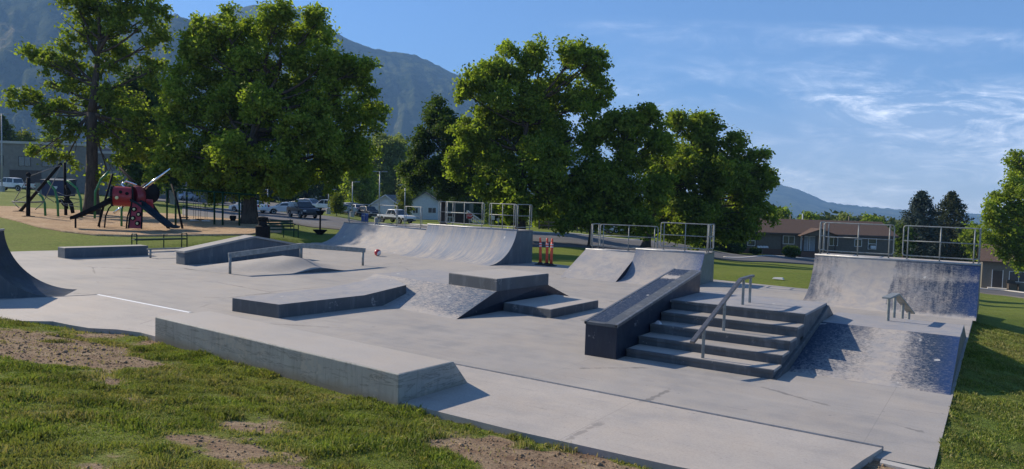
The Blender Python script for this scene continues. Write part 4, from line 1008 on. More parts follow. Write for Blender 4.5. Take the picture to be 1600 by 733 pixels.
tree('broadleaf_tree', 'broad dark maple right of centre beside the street', ground_at(1010, 66), 66,
     [(1060, 192, 22), (1105, 212, 28), (1072, 230, 42), (1130, 240, 32), (1090, 280, 56), (1150, 280, 38), (1178, 262, 20), (1190, 243, 11), (1192, 300, 26), (1050, 290, 44), (1150, 320, 42), (1100, 336, 40), (1062, 338, 32), (1188, 330, 20), (1128, 356, 26), (1204, 285, 13), (1030, 250, 34), (1164, 352, 22), (1085, 196, 16), (1045, 350, 24), (1085, 360, 24), (1150, 365, 22)], .36, M_LEAF_A, G_PARK, (.155, .095), 1.15, 52, .30, .38, .34, seed=6.2)
tree('broadleaf_tree', 'sunlit green tree cut off by the right edge of the photo', ground_at(1648, 72), 72,
     [(1592, 262, 20), (1600, 300, 32), (1562, 330, 20), (1582, 350, 32), (1546, 350, 12), (1604, 370, 34), (1570, 388, 24), (1562, 306, 10), (1630, 280, 38), (1645, 340, 46), (1550, 372, 12), (1604, 408, 20), (1640, 400, 30), (1588, 245, 9)], .4, M_LEAF_B, G_PARK, (.15, .09), .95, 50, .30, .42, .3, seed=7.7)

def conifer(name, label, px, D, top, w, mat, seed, broken=False):
    rs = np.random.default_rng(seed); b = ground_at(px, D, 380); k = D/1150
    tp = at_depth(px, top, D); H = tp.z-b.z; R = w*.85*k
    t = thing(name, label, 'conifer', b, 0, 'evergreens behind the brown house')
    m = MB(); m.tube([(0, 0, -.1), (0, 0, H*.5), (0, 0, H*.97)], [.28, .17, .04], 9)
    L = []; N = []
    lev = int(H/.42)
    for i in range(lev):
        s = (i+1)/lev; z = H*(.08+.90*s)
        rad_ = R*(1-s**2.3)**.75*(.75+.4*rs.random()) + (.15 if not broken else .45)
        nb = 9
        for j in range(nb):
            a = 2*math.pi*(j+rs.random()*.8)/nb+i*.7; rr = rad_*rs.uniform(.55, 1.12)
            e = np.array([math.cos(a)*rr, math.sin(a)*rr, z-.25*rr+.1]); m.tube([(0, 0, z), (e[0]*.6, e[1]*.6, z-.05*rr), tuple(e)], [.03, .02, .008], 4)
            n = 34
            q = rs.random((n, 1))**.6; P = np.array([0, 0, z])*(1-q)+e*q; P[:, 2] -= .1*q[:, 0]*(1-q[:, 0])
            P += rs.normal(size=(n, 3))*np.array([.17, .17, .10])*(.6+q)
            L.append(P); N.append(np.tile([[math.cos(a)*.4, math.sin(a)*.4, .6]], (n, 1)))
    m.build('trunk', M_BARK, t)
    o = leaf_mesh('crown', np.concatenate(L), mat, None, .30, .085, np.concatenate(N), .3, rs); o.parent = t
    return t
conifer('spruce_tree', 'dense blue green spruce with a blunt top behind the right quarter pipe', 1436, 118, 299, 46, M_SPRUCE, 5, True)
conifer('pine_tree', 'olive green pine with spreading boughs right of the blue spruce', 1483, 121, 300, 62, M_PINE, 9, False)
conifer('spruce_tree', 'small dark evergreen above the school roof at the far left edge', 4, 150, 182, 44, M_LEAF_D, 12, False)

G_BG = 'background trees beyond the street'
bg = [('dark tree filling the gap between the maple and the huge maple', 222, 318, 88, 100, 96, M_LEAF_D, 14), ('shadowy tree behind the playground tripod', 262, 318, 96, 165, 70, M_LEAF_D, 9),
      ('round mid green tree behind the row of parked cars left of the lamp post', 565, 340, 132, 236, 66, M_LEAF_B, 10), ('big pale willow behind the white garage', 612, 342, 160, 222, 104, M_LEAF_W, 14),
      ('dark tree left of the pale willow', 520, 328, 165, 262, 66, M_LEAF_D, 8), ('dark tree behind the parked van', 465, 325, 168, 268, 70, M_LEAF_D, 8), ('dark tree behind the far lot near the huge maple trunk', 408, 320, 170, 262, 80, M_LEAF_D, 8), ('dark tree in the far lot behind the swings', 335, 316, 170, 255, 80, M_LEAF_D, 8), ('dark tree behind the far lot right of the playground', 280, 312, 165, 248, 60, M_LEAF_D, 8),
      ('pale green tree rising behind the dark pointed tree', 650, 345, 150, 250, 60, M_LEAF_W, 8),
      ('yellow green treetop over the school roof', 40, 296, 150, 208, 44, M_LEAF_Y, 7), ('green treetop over the school roof beside the maple', 78, 296, 152, 212, 40, M_LEAF_B, 7),
      ('bright backlit tree across the street right of the streaky quarter pipe', 868, 372, 92, 302, 72, M_LEAF_B, 9), ('shaded tree across the street behind the slim trunk', 905, 376, 104, 300, 64, M_LEAF_D, 8), ('bright green tree across the street between the two maples', 962, 378, 98, 306, 66, M_LEAF_B, 9), ('dark tree across the street behind the broad dark maple', 1040, 386, 100, 300, 80, M_LEAF_D, 9), ('dark tree across the street beside the brown house', 1112, 394, 98, 312, 74, M_LEAF_D, 9), ('shaded tree at the left corner of the brown house', 1150, 396, 100, 320, 50, M_LEAF_D, 8),
      ('shady tree across the street left of the delineator posts', 790, 364, 100, 298, 70, M_LEAF_D, 9), ('shady tree behind the dark trailer', 735, 352, 128, 285, 76, M_LEAF_D, 9),
      ('light green treetop above the left roof of the brown house', 1222, 380, 150, 327, 36, M_LEAF_B, 6), ('light green treetop above the brown roof by the pole', 1263, 382, 155, 333, 34, M_LEAF_B, 6), ('tan bare-looking treetop above the brown roof', 1318, 384, 170, 335, 30, M_LEAF_W, 6), ('bright treetop above the right end of the brown roof', 1362, 386, 160, 339, 46, M_LEAF_B, 6),
      ('low tree between the brown house and the spruce', 1412, 398, 112, 352, 26, M_LEAF_D, 6), ('light green tree right of the pine', 1522, 415, 112, 352, 44, M_LEAF_B, 7)]
for i, (lab, px, pb, D, tp, w, mt, n) in enumerate(bg):
    bgtree('broadleaf_tree', lab, px, pb, D, tp, w, mt, G_BG, 31+i*7, n)
G_Y = 'young street trees by the parking lot'
bgtree('young_tree', 'small yellow green sapling on a thin trunk left of the lamp posts', 526, 337, 98, 304, 26, M_LEAF_Y, G_Y, 401, 5, .05, (.12, .08), 34, .26, 2.0)
bgtree('young_tree', 'yellow green sapling beside the white garage and the right lamp post', 632, 346, 112, 299, 30, M_LEAF_Y, G_Y, 409, 6, .06, (.13, .085), 34, .28, 1.8)

def shrub(label, px, D, w, h, mat, seed, py=395):
    rs = np.random.default_rng(seed); b = ground_at(px, D, py); t = thing('shrub', label, 'shrub', b, 0, 'shrubs around the houses')
    m = MB()
    for k in range(6):
        a = k*1.05; m.tube([(0, 0, -.05), (math.cos(a)*w*.2, math.sin(a)*w*.2, h*.5), (math.cos(a)*w*.36, math.sin(a)*w*.36, h*.85)], [.03, .02, .008], 5)
    m.build('stems', M_BARK, t)
    d = rs.normal(size=(1500, 3)); d /= np.linalg.norm(d, axis=1, keepdims=True); P = d*rs.random((1500, 1))**.35*np.array([w*.5, w*.5, h*.5])
    P *= (.8+.4*fbm(d[:, 0]*2+seed, d[:, 1]*2, d[:, 2]*2, 3))[:, None]; P[:, 2] += h*.5
    o = leaf_mesh('foliage', P, mat, None, .13, .08, d, .4, rs); o.parent = t
for lab, px, D, w, h, mt, sd_ in [('big dark bush in front of the door of the brown house', 1236, 98, 2.4, 1.7, M_LEAF_D, 1), ('dark bush under the left windows of the brown house', 1150, 97, 2.6, 1.5, M_LEAF_D, 2), ('low bush left of the lower window of the brown house', 1180, 100, 1.8, .9, M_LEAF_D, 3),
                                 ('bushy hedge clump across the street behind the small flat bank', 1000, 92, 3.4, 1.8, M_LEAF_D, 4), ('shaded bush across the street right of the thick trunk', 1072, 90, 3.0, 1.7, M_LEAF_A, 5), ('round bush across the street near the orange posts', 890, 88, 3.0, 1.8, M_LEAF_D, 6), ('leafy bush across the street left of the slim trunk', 848, 86, 2.4, 1.4, M_LEAF_A, 7)]:
    shrub(lab, px, D, w, h, mt, sd_)

def valley_forest():
    rs = np.random.default_rng(77); n = 1500
    D = np.concatenate([rs.uniform(175, 420, 420), rs.uniform(420, 2600, n-420)]); px = rs.uniform(560, 1800, n)
    keep = ~((D < 260) & (px < 1130)); D = D[keep]; px = px[keep]
    x = np.array([CAM+(ray(p, 330)/ray(p, 330).dot(CW))*d for p, d in zip(px, D)]); z = terr(x[:, 0], x[:, 1])
    L = []; 
    for (a, b, _), zz, d in zip(x, z, D):
        h = rs.uniform(5, 10)*(1 if d < 500 else 1.3); w = h*rs.uniform(.35, .55); m = 110
        v = rs.normal(size=(m, 3)); v /= np.linalg.norm(v, axis=1, keepdims=True); v *= rs.random((m, 1))**.4
        L.append(np.stack([a+v[:, 0]*w, b+v[:, 1]*w, zz+h*.55+v[:, 2]*h*.45], 1))
    o = leaf_mesh('far_woods', np.concatenate(L), M_FOREST, None, .95, .7, None, .5, rs); tag(o, 'hazy wooded valley floor beyond the houses', kind='stuff')
valley_forest()

# ------------------------------------------------------------------ grass blades near the camera
def grass():
    rs = np.random.default_rng(5)
    def field(n, fx0, fx1, fy0, fy1, ok, hmin, hmax, wd_, dirtcut):
        x = rs.uniform(fx0, fx1, n); y = rs.uniform(fy0, fy1, n)
        r = x*math.cos(YAW)+y*math.sin(YAW); d = -x*math.sin(YAW)+y*math.cos(YAW)
        k = (d > 3.2) & (np.abs(r) < d*.76+.6) & ok(x, y, d); x, y, d = x[k], y[k], d[k]
        k = ~(inside(SLAB, x, y) | inside(STRIP, x, y)); x, y, d = x[k], y[k], d[k]
        dm = dirt_mask(x, y); e = rs.random(len(x))
        tuft = fbm(x*3.1, y*3.1, 2.0, 3)
        k = e > np.clip((dm-dirtcut)*1.75, 0, .975); x, y, d, dm, tuft = x[k], y[k], d[k], dm[k], tuft[k]
        n = len(x); z = ground_z(x, y)-.005
        h = rs.uniform(hmin, hmax, n)*(.30+1.35*np.clip(tuft*2.4-.75, 0, 1))*(1-.45*np.clip(dm*1.3, 0, 1))
        edge = np.minimum(seg_dist(STRIP, x, y), seg_dist(SLAB, x, y)); h *= 1+.3*np.exp(-edge/.10)
        a = rs.uniform(0, 2*math.pi, n); lean = rs.uniform(.1, .9, n); la = rs.uniform(0, 2*math.pi, n)
        w = wd_*rs.uniform(.7, 1.4, n)*(1+d*.06)
        ca, sa = np.cos(a)*w, np.sin(a)*w
        B0 = np.stack([x-ca, y-sa, z], 1); B1 = np.stack([x+ca, y+sa, z], 1)
        mx, my = x+np.cos(la)*lean*h*.35, y+np.sin(la)*lean*h*.35
        M0 = np.stack([mx-ca*.7, my-sa*.7, z+h*.62], 1); M1 = np.stack([mx+ca*.7, my+sa*.7, z+h*.62], 1)
        T = np.stack([x+np.cos(la)*lean*h, y+np.sin(la)*lean*h, z+h*(1.05-.35*lean)], 1)
        dry = np.clip(dm*1.2-.02+rs.normal(size=n)*.30+.5*(fbm(x*1.5+3, y*1.5, 1.0, 4)-.5), 0, 1)*.9
        return np.stack([B0, B1, M1, T, M0], 1).reshape(-1, 3), np.repeat(dry, 5)
    A = field(620000, -22, 1.2, .5, 7.6, lambda x, y, d: (y < 7.6) & (d < 13), .022, .080, .0040, .12)
    A2 = field(160000, -26, -11, 1.0, 7.6, lambda x, y, d: d >= 11, .03, .07, .004, .22)
    B = field(420000, -1.2, 9.5, 7.0, 23, lambda x, y, d: (x > -.5), .02, .05, .0036, .3)
    V = np.concatenate([A[0], A2[0], B[0]]); dry = np.concatenate([A[1], A2[1], B[1]])
    o = np_mesh('grass', V, np.arange(len(V), dtype=np.int32), 5, M_BLADE, attrs={'dry': dry}); tag(o, 'short patchy green grass around the skate park', kind='stuff')
grass()
def clods():
    rs = np.random.default_rng(8); n = 60000
    x = rs.uniform(-17, 0.6, n); y = rs.uniform(2.5, 8.9, n); dm = dirt_mask(x, y)
    k = (dm > .35) & (rs.random(n) < .5*dm) & ~(inside(SLAB, x, y) | inside(STRIP, x, y)); x, y = x[k], y[k]; n = len(x)
    z = ground_z(x, y); s = rs.gamma(1.3, .0045, n)+.003
    o6 = np.array([[1, 0, 0], [0, 1, 0], [-1, 0, 0], [0, -1, 0], [0, 0, .8], [0, 0, -.8]])
    V = o6[None]*s[:, None, None]*rs.uniform(.6, 1.4, (n, 6, 1)); a = rs.uniform(0, 6.28, n); ca, sa = np.cos(a)[:, None], np.sin(a)[:, None]
    V = np.stack([V[..., 0]*ca-V[..., 1]*sa+x[:, None], V[..., 0]*sa+V[..., 1]*ca+y[:, None], V[..., 2]+z[:, None]+s[:, None]*.3], -1).reshape(-1, 3)
    f = np.array([0, 1, 4, 1, 2, 4, 2, 3, 4, 3, 0, 4, 1, 0, 5, 2, 1, 5, 3, 2, 5, 0, 3, 5]); F_ = (f[None]+6*np.arange(n)[:, None]).ravel()
    o = np_mesh('soil_clods', V, F_, 3, simple('dry soil clods', (0.32, 0.235, 0.155), .95, 0, .35, 3, .05)); tag(o, 'crumbly soil clods on the bare earth', kind='stuff')
clods()
# ------------------------------------------------------------------ vehicles
M_TYRE = simple('tyre rubber', (0.02, 0.02, 0.021), 0.8, 0, .2)
M_RIM = simple('alloy rim', (0.45, 0.46, 0.47), 0.35, 0.8)
M_GLASS = simple('dark car glass', (0.03, 0.038, 0.045), 0.06, 0, .05, 3, 0.9)
M_BLACKP = simple('black plastic', (0.025, 0.025, 0.027), 0.5)
M_HEAD = simple('headlight lens', (0.6, 0.62, 0.64), 0.1, 0.2, .05)
M_TAIL = simple('red lamp lens', (0.35, 0.02, 0.02), 0.2)
def carpaint(name, col):
    m = simple('paint '+name, col, 0.38, 0.0, .06, 2)
    b = [n for n in m.node_tree.nodes if n.type == 'BSDF_PRINCIPLED'][0]; b.inputs['Coat Weight'].default_value = 0.25; b.inputs['Coat Roughness'].default_value = 0.05
    return m
CAR = {
 'sedan': dict(L=4.7, W=1.8, body=[(-2.33, .32), (-2.36, .62), (-2.28, .93), (-1.45, .99), (1.0, .96), (1.9, .84), (2.28, .70), (2.36, .5), (2.3, .28)], cab=[(-1.75, .97), (-1.05, 1.38), (-.2, 1.45), (.35, 1.40), (1.15, .95)], ax=(-1.38, 1.42), r=.32, pill=-.25),
 'suv': dict(L=4.55, W=1.85, body=[(-2.22, .42), (-2.28, .75), (-2.25, 1.08), (1.05, 1.08), (2.05, 1.02), (2.24, .9), (2.28, .6), (2.2, .40)], cab=[(-2.22, 1.06), (-2.02, 1.68), (-.4, 1.75), (.35, 1.71), (1.02, 1.07)], ax=(-1.35, 1.35), r=.36, pill=-.25),
 'pickup': dict(L=5.6, W=1.92, body=[(-2.78, .50), (-2.80, 1.04), (-.9, 1.05), (1.3, 1.06), (2.55, 1.02), (2.76, .85), (2.8, .6), (2.72, .45)], cab=[(-1.05, 1.04), (-.88, 1.70), (.0, 1.78), (.55, 1.74), (1.28, 1.05)], ax=(-1.75, 1.75), r=.38, pill=.0),
 'van': dict(L=4.9, W=1.95, body=[(-2.42, .36), (-2.46, .8), (-2.42, 1.08), (1.45, 1.08), (2.2, .92), (2.44, .7), (2.4, .34)], cab=[(-2.40, 1.06), (-2.2, 1.70), (-.4, 1.80), (.75, 1.74), (1.75, 1.04)], ax=(-1.45, 1.5), r=.34, pill=-.4),
}
def car(name, kind, label, pos, head, paint, group=None, cat='car', two=None):
    """head: compass angle of the car's front about Z"""
    S = CAR[kind]; t = thing(name, label, cat, pos, head, group); W = S['W']/2; r = S['r']
    def k(p): z = p[1]; return W*(1-.05*max(0, .55-z)-(0 if z < 1.0 else .20*(z-1.0)))
    bot = []
    top = S['body']; zb = top[0][1]
    for ax in (S['ax'][1], S['ax'][0]):
        for i in range(9):
            a = math.pi*i/8; bot.append((ax+(r+.07)*math.cos(a), max(zb, r+(r+.07)*math.sin(a)) if 0 < i < 8 else zb))
    poly = top+bot
    m = MB(); n = len(poly)
    # loft: lower body, sides as fans is unsafe (concave) so triangulate through bmesh later
    A = [(p[0], -k(p), p[1]) for p in poly]; B = [(p[0], k(p), p[1]) for p in poly]
    m.add(A+B, [tuple(range(n-1, -1, -1)), tuple(range(n, 2*n))]+[(i, (i+1) % n, n+(i+1) % n, n+i) for i in range(n)])
    m.build('body', paint, t, bevel=.035)
    if two:
        x0, x1 = S['body'][0][0]+.03, S['body'][-1][0]-.03
        for s in (-1, 1):
            for xa, xb in ((x0, S['ax'][0]-r-.1), (S['ax'][0]+r+.1, S['ax'][1]-r-.1), (S['ax'][1]+r+.1, x1)):
                ya, yb = sorted((s*(W-.02), s*(W+.008))); m = MB(); m.box(xa, xb, ya, yb, zb, zb+.28); m.build('lower_trim', two, t)
    cab = S['cab']; n = len(cab); m = MB(); kc = lambda p: W*(1-.04-(.17 if p[1] > 1.2 else 0)-(.04 if p[1] > 1.6 else 0))
    A = [(p[0], -kc(p), p[1]) for p in cab]; B = [(p[0], kc(p), p[1]) for p in cab]
    m.add(A+B, [tuple(range(n-1, -1, -1)), tuple(range(n, 2*n))]+[(i, (i+1) % n, n+(i+1) % n, n+i) for i in range(n)])
    m.build('cabin', paint, t, bevel=.03)
    z0, z1 = cab[0][1]+.06, max(p[1] for p in cab)-.09
    def edge(x_low, x_hi, z): s = (z-cab[0][1])/(cab[1][1]-cab[0][1]); return x_low+(x_hi-x_low)*min(1, s)
    zz = [z0, z1]
    rear = [edge(cab[0][0], cab[1][0], z)+.10 for z in zz]; s = lambda z: (z-cab[-1][1])/(cab[-2][1]-cab[-1][1]); front = [cab[-1][0]+(cab[-2][0]-cab[-1][0])*s(z)-.10 for z in zz]
    pl_ = S['pill']
    yk = lambda z: (W*.96+(W*.79-W*.96)*min(1, (z-cab[0][1])/(1.35-cab[0][1])))
    for sd_ in (-1, 1):
        for xa, xb in ((rear, [pl_-.04]*2), ([pl_+.04]*2, front)):
            if xb[0]-xa[0] < .15: continue
            q = []
            for i in (0, 1):
                for x in ((xa[i], xb[i]) if i == 0 else (xb[i], xa[i])): q.append((x, sd_*(kc((0, zz[i])) if False else yk(zz[i])+.012), zz[i]))
            q2 = [(x, y-sd_*.05, z) for x, y, z in q]
            m = MB(); m.hexa(q2, q); m.build('side_window', M_GLASS, t)
    for (a, b), nm in (((cab[-1], cab[-2]), 'windscreen'), ((cab[0], cab[1]), 'rear_window')):
        A_, B_ = Vector((a[0], 0, a[1])), Vector((b[0], 0, b[1])); d = B_-A_; nrm = Vector((d.z, 0, -d.x)).normalized()
        if (nm == 'windscreen') != (nrm.x > 0): nrm = -nrm
        p0, p1 = A_+d*.10, A_+d*.92; wa, wb = W*.84, W*.70
        q = [p0+Vector((0, -wa, 0)), p0+Vector((0, wa, 0)), p1+Vector((0, wb, 0)), p1+Vector((0, -wb, 0))]
        m = MB(); m.hexa([v-nrm*.04 for v in q], [v+nrm*.012 for v in q]); m.build(nm, M_GLASS, t)
    for ax in S['ax']:
        for sd_ in (-1, 1):
            Mx = Matrix.Rotation(rad(90), 4, 'X')
            m = MB(); m.lathe([(r*.55, -.11), (r*.93, -.115), (r, -.08), (r, .08), (r*.93, .115), (r*.55, .11)], 20, (ax, sd_*(W-.13), r), Mx); w = m.build('wheel', M_TYRE, t, autos=True)
            m = MB(); m.lathe([(r*.62, -.118*1.0), (r*.60, .118), (r*.2, .10)] if sd_ > 0 else [(r*.2, -.10), (r*.60, -.118), (r*.62, .118)], 16, (ax, sd_*(W-.13), r), Mx.inverted() if sd_ > 0 else Mx.inverted()); m.build('rim', M_RIM, w)
    xf, xr = S['body'][-2][0], S['body'][1][0]; zf = S['body'][-3][1]
    for sd_ in (-1, 1):
        ya, yb = sorted((sd_*W*.60, sd_*W*.95)); m = MB(); m.box(xf-.20, xf+.012, ya, yb, zf-.16 if kind != 'sedan' else .60, zf-.02 if kind != 'sedan' else .73); m.build('headlight', M_HEAD, t, bevel=.02)
        ya, yb = sorted((sd_*W*.72, sd_*W*.97)); m = MB(); m.box(xr-.012, xr+.15, ya, yb, .72, .95); m.build('taillight', M_TAIL, t, bevel=.02)
        ya, yb = sorted((sd_*W*.97, sd_*(W+.16))); m = MB(); m.box(cab[-1][0]-.42, cab[-1][0]-.25, ya, yb, cab[0][1]+.02, cab[0][1]+.17); m.build('mirror', M_BLACKP if two else paint, t, bevel=.03)
    m = MB(); m.box(xf-.12, xf+.016, -W*.55, W*.55, .48, .66); m.build('grille', M_BLACKP, t, bevel=.02)
    m = MB(); m.box(xf-.15, xf+.05, -W*.93, W*.93, .34, .47); m.build('bumper', M_BLACKP if kind in ('suv', 'pickup') else paint, t, bevel=.03)
    m = MB(); m.box(xr-.05, xr+.15, -W*.93, W*.93, .36, .52); m.build('bumper', M_BLACKP if kind in ('suv', 'pickup') else paint, t, bevel=.03)
    if kind == 'pickup':
        m = MB(); m.box(-2.66, -1.12, -W*.82, W*.82, 1.02, 1.062); m.build('cargo_bed', M_BLACKP, t)
    return t
P_WHITE = carpaint('white', (0.78, 0.78, 0.77)); P_NAVY = carpaint('navy', (0.005, 0.009, 0.024)); P_SILVER = carpaint('silver', (0.45, 0.47, 0.50)); P_BLACK = carpaint('black', (0.015, 0.015, 0.018)); P_BLUE = carpaint('blue', (0.10, 0.19, 0.32)); P_GREY = carpaint('grey', (0.16, 0.17, 0.18))
# screen-right direction is compass angle YAW about Z
def face(deg): return YAW+rad(deg)      # 0 = towards picture right, -90 = towards the viewer
def park(px, D, py=335): return ground_at(px, D, py)+Vector((0, 0, .055))
G_C = 'cars parked beyond the street'
car('parked_pickup', 'pickup', 'white pickup truck parked at the school at the far left edge', park(18, 98, 292), face(172), P_WHITE, G_C, 'pickup truck')
car('parked_car', 'sedan', 'white sedan half hidden behind the huge maple trunk', park(389, 85, 328), face(152), P_WHITE, G_C)
car('parked_car', 'sedan', 'white sedan partly hidden behind the navy off-roader', park(446, 86, 330), face(205), P_WHITE, G_C)
car('parked_suv', 'suv', 'dark navy boxy off-roader standing on the street side', park(473, 78, 338), face(-52), P_NAVY, G_C, 'off-roader', P_GREY)
car('parked_pickup', 'pickup', 'white pickup with black lower body under the lamp posts', park(619, 95, 345), face(-42), P_WHITE, G_C, 'pickup truck', P_BLACK)
car('parked_van', 'van', 'blue grey minivan behind the navy off-roader', park(484, 118, 322), face(-35), P_BLUE, G_C, 'minivan')
car('parked_pickup', 'pickup', 'white pickup in the lot right of the minivan', park(509, 116, 324), face(175), P_WHITE, G_C, 'pickup truck')
car('parked_car', 'sedan', 'silver car tail in the lot behind the short sapling', park(536, 114, 327), face(182), P_SILVER, G_C)
car('parked_van', 'van', 'pale silver van in the lot behind the single lamp post', park(549, 120, 327), face(60), P_SILVER, G_C, 'van')
car('parked_suv', 'suv', 'silver wagon in the lot facing the street near the blue mailbox', park(561, 117, 329), face(-62), P_SILVER, G_C, 'wagon')
car('parked_suv', 'suv', 'black wagon at the right end of the lot row', park(577, 113, 331), face(-55), P_BLACK, G_C, 'wagon', P_BLACK)
car('parked_car', 'sedan', 'grey car in the far lot behind the swings', park(322, 125, 309), face(-140), P_GREY, G_C)
car('parked_car', 'sedan', 'silver car in the far lot behind the antenna of the bug climber', park(286, 122, 310), face(-100), P_SILVER, G_C)
car('parked_car', 'sedan', 'black car in the far lot just left of the huge maple trunk', park(352, 128, 311), face(-150), P_BLACK, G_C)
car('parked_car', 'sedan', 'light car parked across the street behind the small flat bank', park(942, 90, 372), face(8), P_WHITE, G_C)
car('parked_car', 'sedan', 'dark car parked across the street behind the slim tree', park(968, 93, 374), face(8), P_BLACK, G_C)

# ------------------------------------------------------------------ lamp posts, poles, street furniture
M_POLE = simple('grey painted pole', (0.38, 0.40, 0.41), 0.5, 0.2)
M_BASEC = M_KERB
def lamp(label, px, py, D, top, arms, arm_dir=0.0, cat='street lamp', group='lamp posts of the parking lot'):
    b = ground_at(px, D, py); tp = at_depth(px, top, D); H = tp.z-b.z
    t = thing('street_lamp', label, cat, b, YAW+arm_dir, group)
    m = MB(); m.tube([(0, 0, .55), (0, 0, H)], [.085, .06], 10); m.build('pole', M_POLE, t, smooth=True)
    m = MB(); m.lathe([(.33, -.1), (.33, .68), (.30, .72)], 18); m.build('concrete_base', M_BASEC, t)
    for s in arms:
        m = MB(); m.tube([(0, 0, H-.06), (s*.45, 0, H-.02)], .035, 8); a = m.build('arm', M_POLE, t)
        m = MB(); m.hexa([(s*.35, -.17, H-.07), (s*1.05, -.17, H-.07), (s*1.05, .17, H-.07), (s*.35, .17, H-.07)], [(s*.42, -.12, H+.06), (s*1.0, -.12, H+.05), (s*1.0, .12, H+.05), (s*.42, .12, H+.06)])
        m.build('lamp_head', M_STEEL, t, bevel=.02)
    return t
lamp('tall double headed lamp post in the middle of the median', 592, 345, 100, 268, (-1, 1))
lamp('single headed lamp post just left of the tall double headed one', 550, 336, 106, 284, (1,))
lamp('double headed lamp post beside the right sapling', 632, 343, 106, 289, (-1, 1))
lamp('green grey lamp post behind the short sapling', 513, 330, 104, 296, (1,))
lamp('slim lamp post behind the huge maple trunk', 418, 328, 96, 296, (-1,))
lamp('white lamp post cut off by the left edge of the photo', 3, 296, 96, 178, (1,))
def utility(label, px, py, D, h, w, col, cat, name):
    b = ground_at(px, D, py); t = thing(name, label, cat, b, YAW+.2)
    m = MB(); m.box(-w/2, w/2, -w*.35, w*.35, -.05, h); m.build('cabinet', col, t, bevel=.03)
    m = MB(); m.box(-w*.54, w*.54, -w*.40, w*.40, h, h+.06); m.build('lid', col, t, bevel=.02)
    m = MB(); m.box(-w*.42, w*.42, -w*.37, -w*.35, .1, h-.1); m.build('door', col, t)
    return t
utility('grey green electrical cabinet on the grass in front of the school', 64, 300, 92, 1.35, 1.0, simple('cabinet paint', (0.22, 0.25, 0.23), .6), 'cabinet', 'electrical_cabinet')
utility('tan utility cabinet beside the antenna of the bug climber', 272, 322, 92, 1.5, .9, simple('tan cabinet paint', (0.33, 0.32, 0.29), .6), 'cabinet', 'electrical_cabinet')
def pole(label, px, py, D, top, r, mat, cross=None):
    b = ground_at(px, D, py); tp = at_depth(px, top, D); H = tp.z-b.z
    t = thing('utility_pole', label, 'utility pole', b, YAW, 'wooden poles behind the brown house')
    m = MB(); m.tube([(0, 0, -.2), (0, 0, H)], [r, r*.7], 10); m.build('pole', mat, t, smooth=True)
    if cross: m = MB(); m.box(-cross, cross, -.06, .06, H-.9, H-.75); m.build('crossarm', mat, t)
M_WOODP = simple('weathered pole wood', (0.16, 0.13, 0.10), .85)
pole('brown wooden pole above the brown roof left of the grey pole', 1233, 385, 128, 335, .16, M_WOODP)
pole('grey wooden pole above the middle of the brown roof', 1252, 385, 130, 334, .17, M_POLE)
pole('slim pole above the right part of the brown roof', 1324, 390, 135, 338, .15, M_WOODP, .9)
def sign(label, px, py, D, top, plate, col, back, shape, cat='road sign'):
    b = ground_at(px, D, py); tp = at_depth(px, top, D); H = tp.z-b.z
    t = thing('road_sign', label, cat, b, YAW-.15)
    m = MB(); m.tube([(0, 0, -.1), (0, 0, H)], .03, 8); m.build('post', M_STEEL, t)
    m = MB(); w = plate
    if shape == 8: m.prism([(w*math.cos(rad(22.5+45*i)), H-w+w*math.sin(rad(22.5+45*i))) for i in range(8)], 'y', -.05, -.032)
    else: m.box(-w*.8, w*.8, -.05, -.032, H-2.1*w, H)
    p = m.build('plate', col, t)
    if shape == 8:
        c = bpy.data.curves.new('lettering', 'FONT'); c.body = 'STOP'; c.size = .30; c.align_x = 'CENTER'; c.align_y = 'CENTER'; c.extrude = .001
        o0 = bpy.data.objects.new('tmp_text', c); COL.objects.link(o0); bpy.context.view_layer.update(); me = bpy.data.meshes.new_from_object(o0.evaluated_get(bpy.context.evaluated_depsgraph_get())); bpy.data.objects.remove(o0); o = bpy.data.objects.new('lettering', me); COL.objects.link(o); o.parent = p; o.location = (0, -.052, H-w); o.rotation_euler = (rad(90), 0, 0); me.materials.clear(); me.materials.append(simple('white lettering', (.8, .8, .8), .6))
    return t
M_SIGNR = simple('red sign face', (0.40, 0.02, 0.025), .45); M_SIGNW = simple('white sign face', (0.65, 0.66, 0.65), .5)
sign('red octagonal stop sign in front of the dark trailer', 733, 362, 84, 332, .38, M_SIGNR, None, 8, 'stop sign')
sign('small white sign on a post behind the right railing of the streaky quarter pipe', 770, 366, 84, 337, .22, M_SIGNW, None, 4)
sign('second small grey sign right of the small white one', 778, 367, 84, 341, .22, M_POLE, None, 4)
def mailbox(label, px, py, D):
    b = ground_at(px, D, py); t = thing('mailbox', label, 'mailbox', b, YAW-.3)
    M = simple('blue mailbox paint', (0.03, 0.075, 0.28), .4)
    m = MB(); m.box(-.30, .30, -.28, .28, .32, 1.0); pts = []
    m.prism([(.30*math.cos(math.pi*i/10), 1.0+.26*math.sin(math.pi*i/10)) for i in range(11)], 'y', -.28, .28); m.build('box', M, t, bevel=.01)
    for x in (-.24, .24):
        for y in (-.22, .22): m = MB(); m.box(x-.025, x+.025, y-.025, y+.025, -.05, .34); m.build('leg', M, t)
    m = MB(); m.box(-.2, .2, -.30, -.28, .92, 1.04); m.build('slot_flap', M_POLE, t)
mailbox('blue curved-top mailbox on four legs at the street side', 570, 348, 82)
t = thing('mailbox', 'rural mailbox on a wooden post in front of the brown house', 'mailbox', ground_at(1191, 94, 404), YAW)
m = MB(); m.box(-.05, .05, -.05, .05, -.1, 1.05); m.build('post', M_WOODP, t)
m = MB(); m.box(-.75, .75, -.06, .10, .98, 1.06); m.build('shelf', M_WOODP, t)
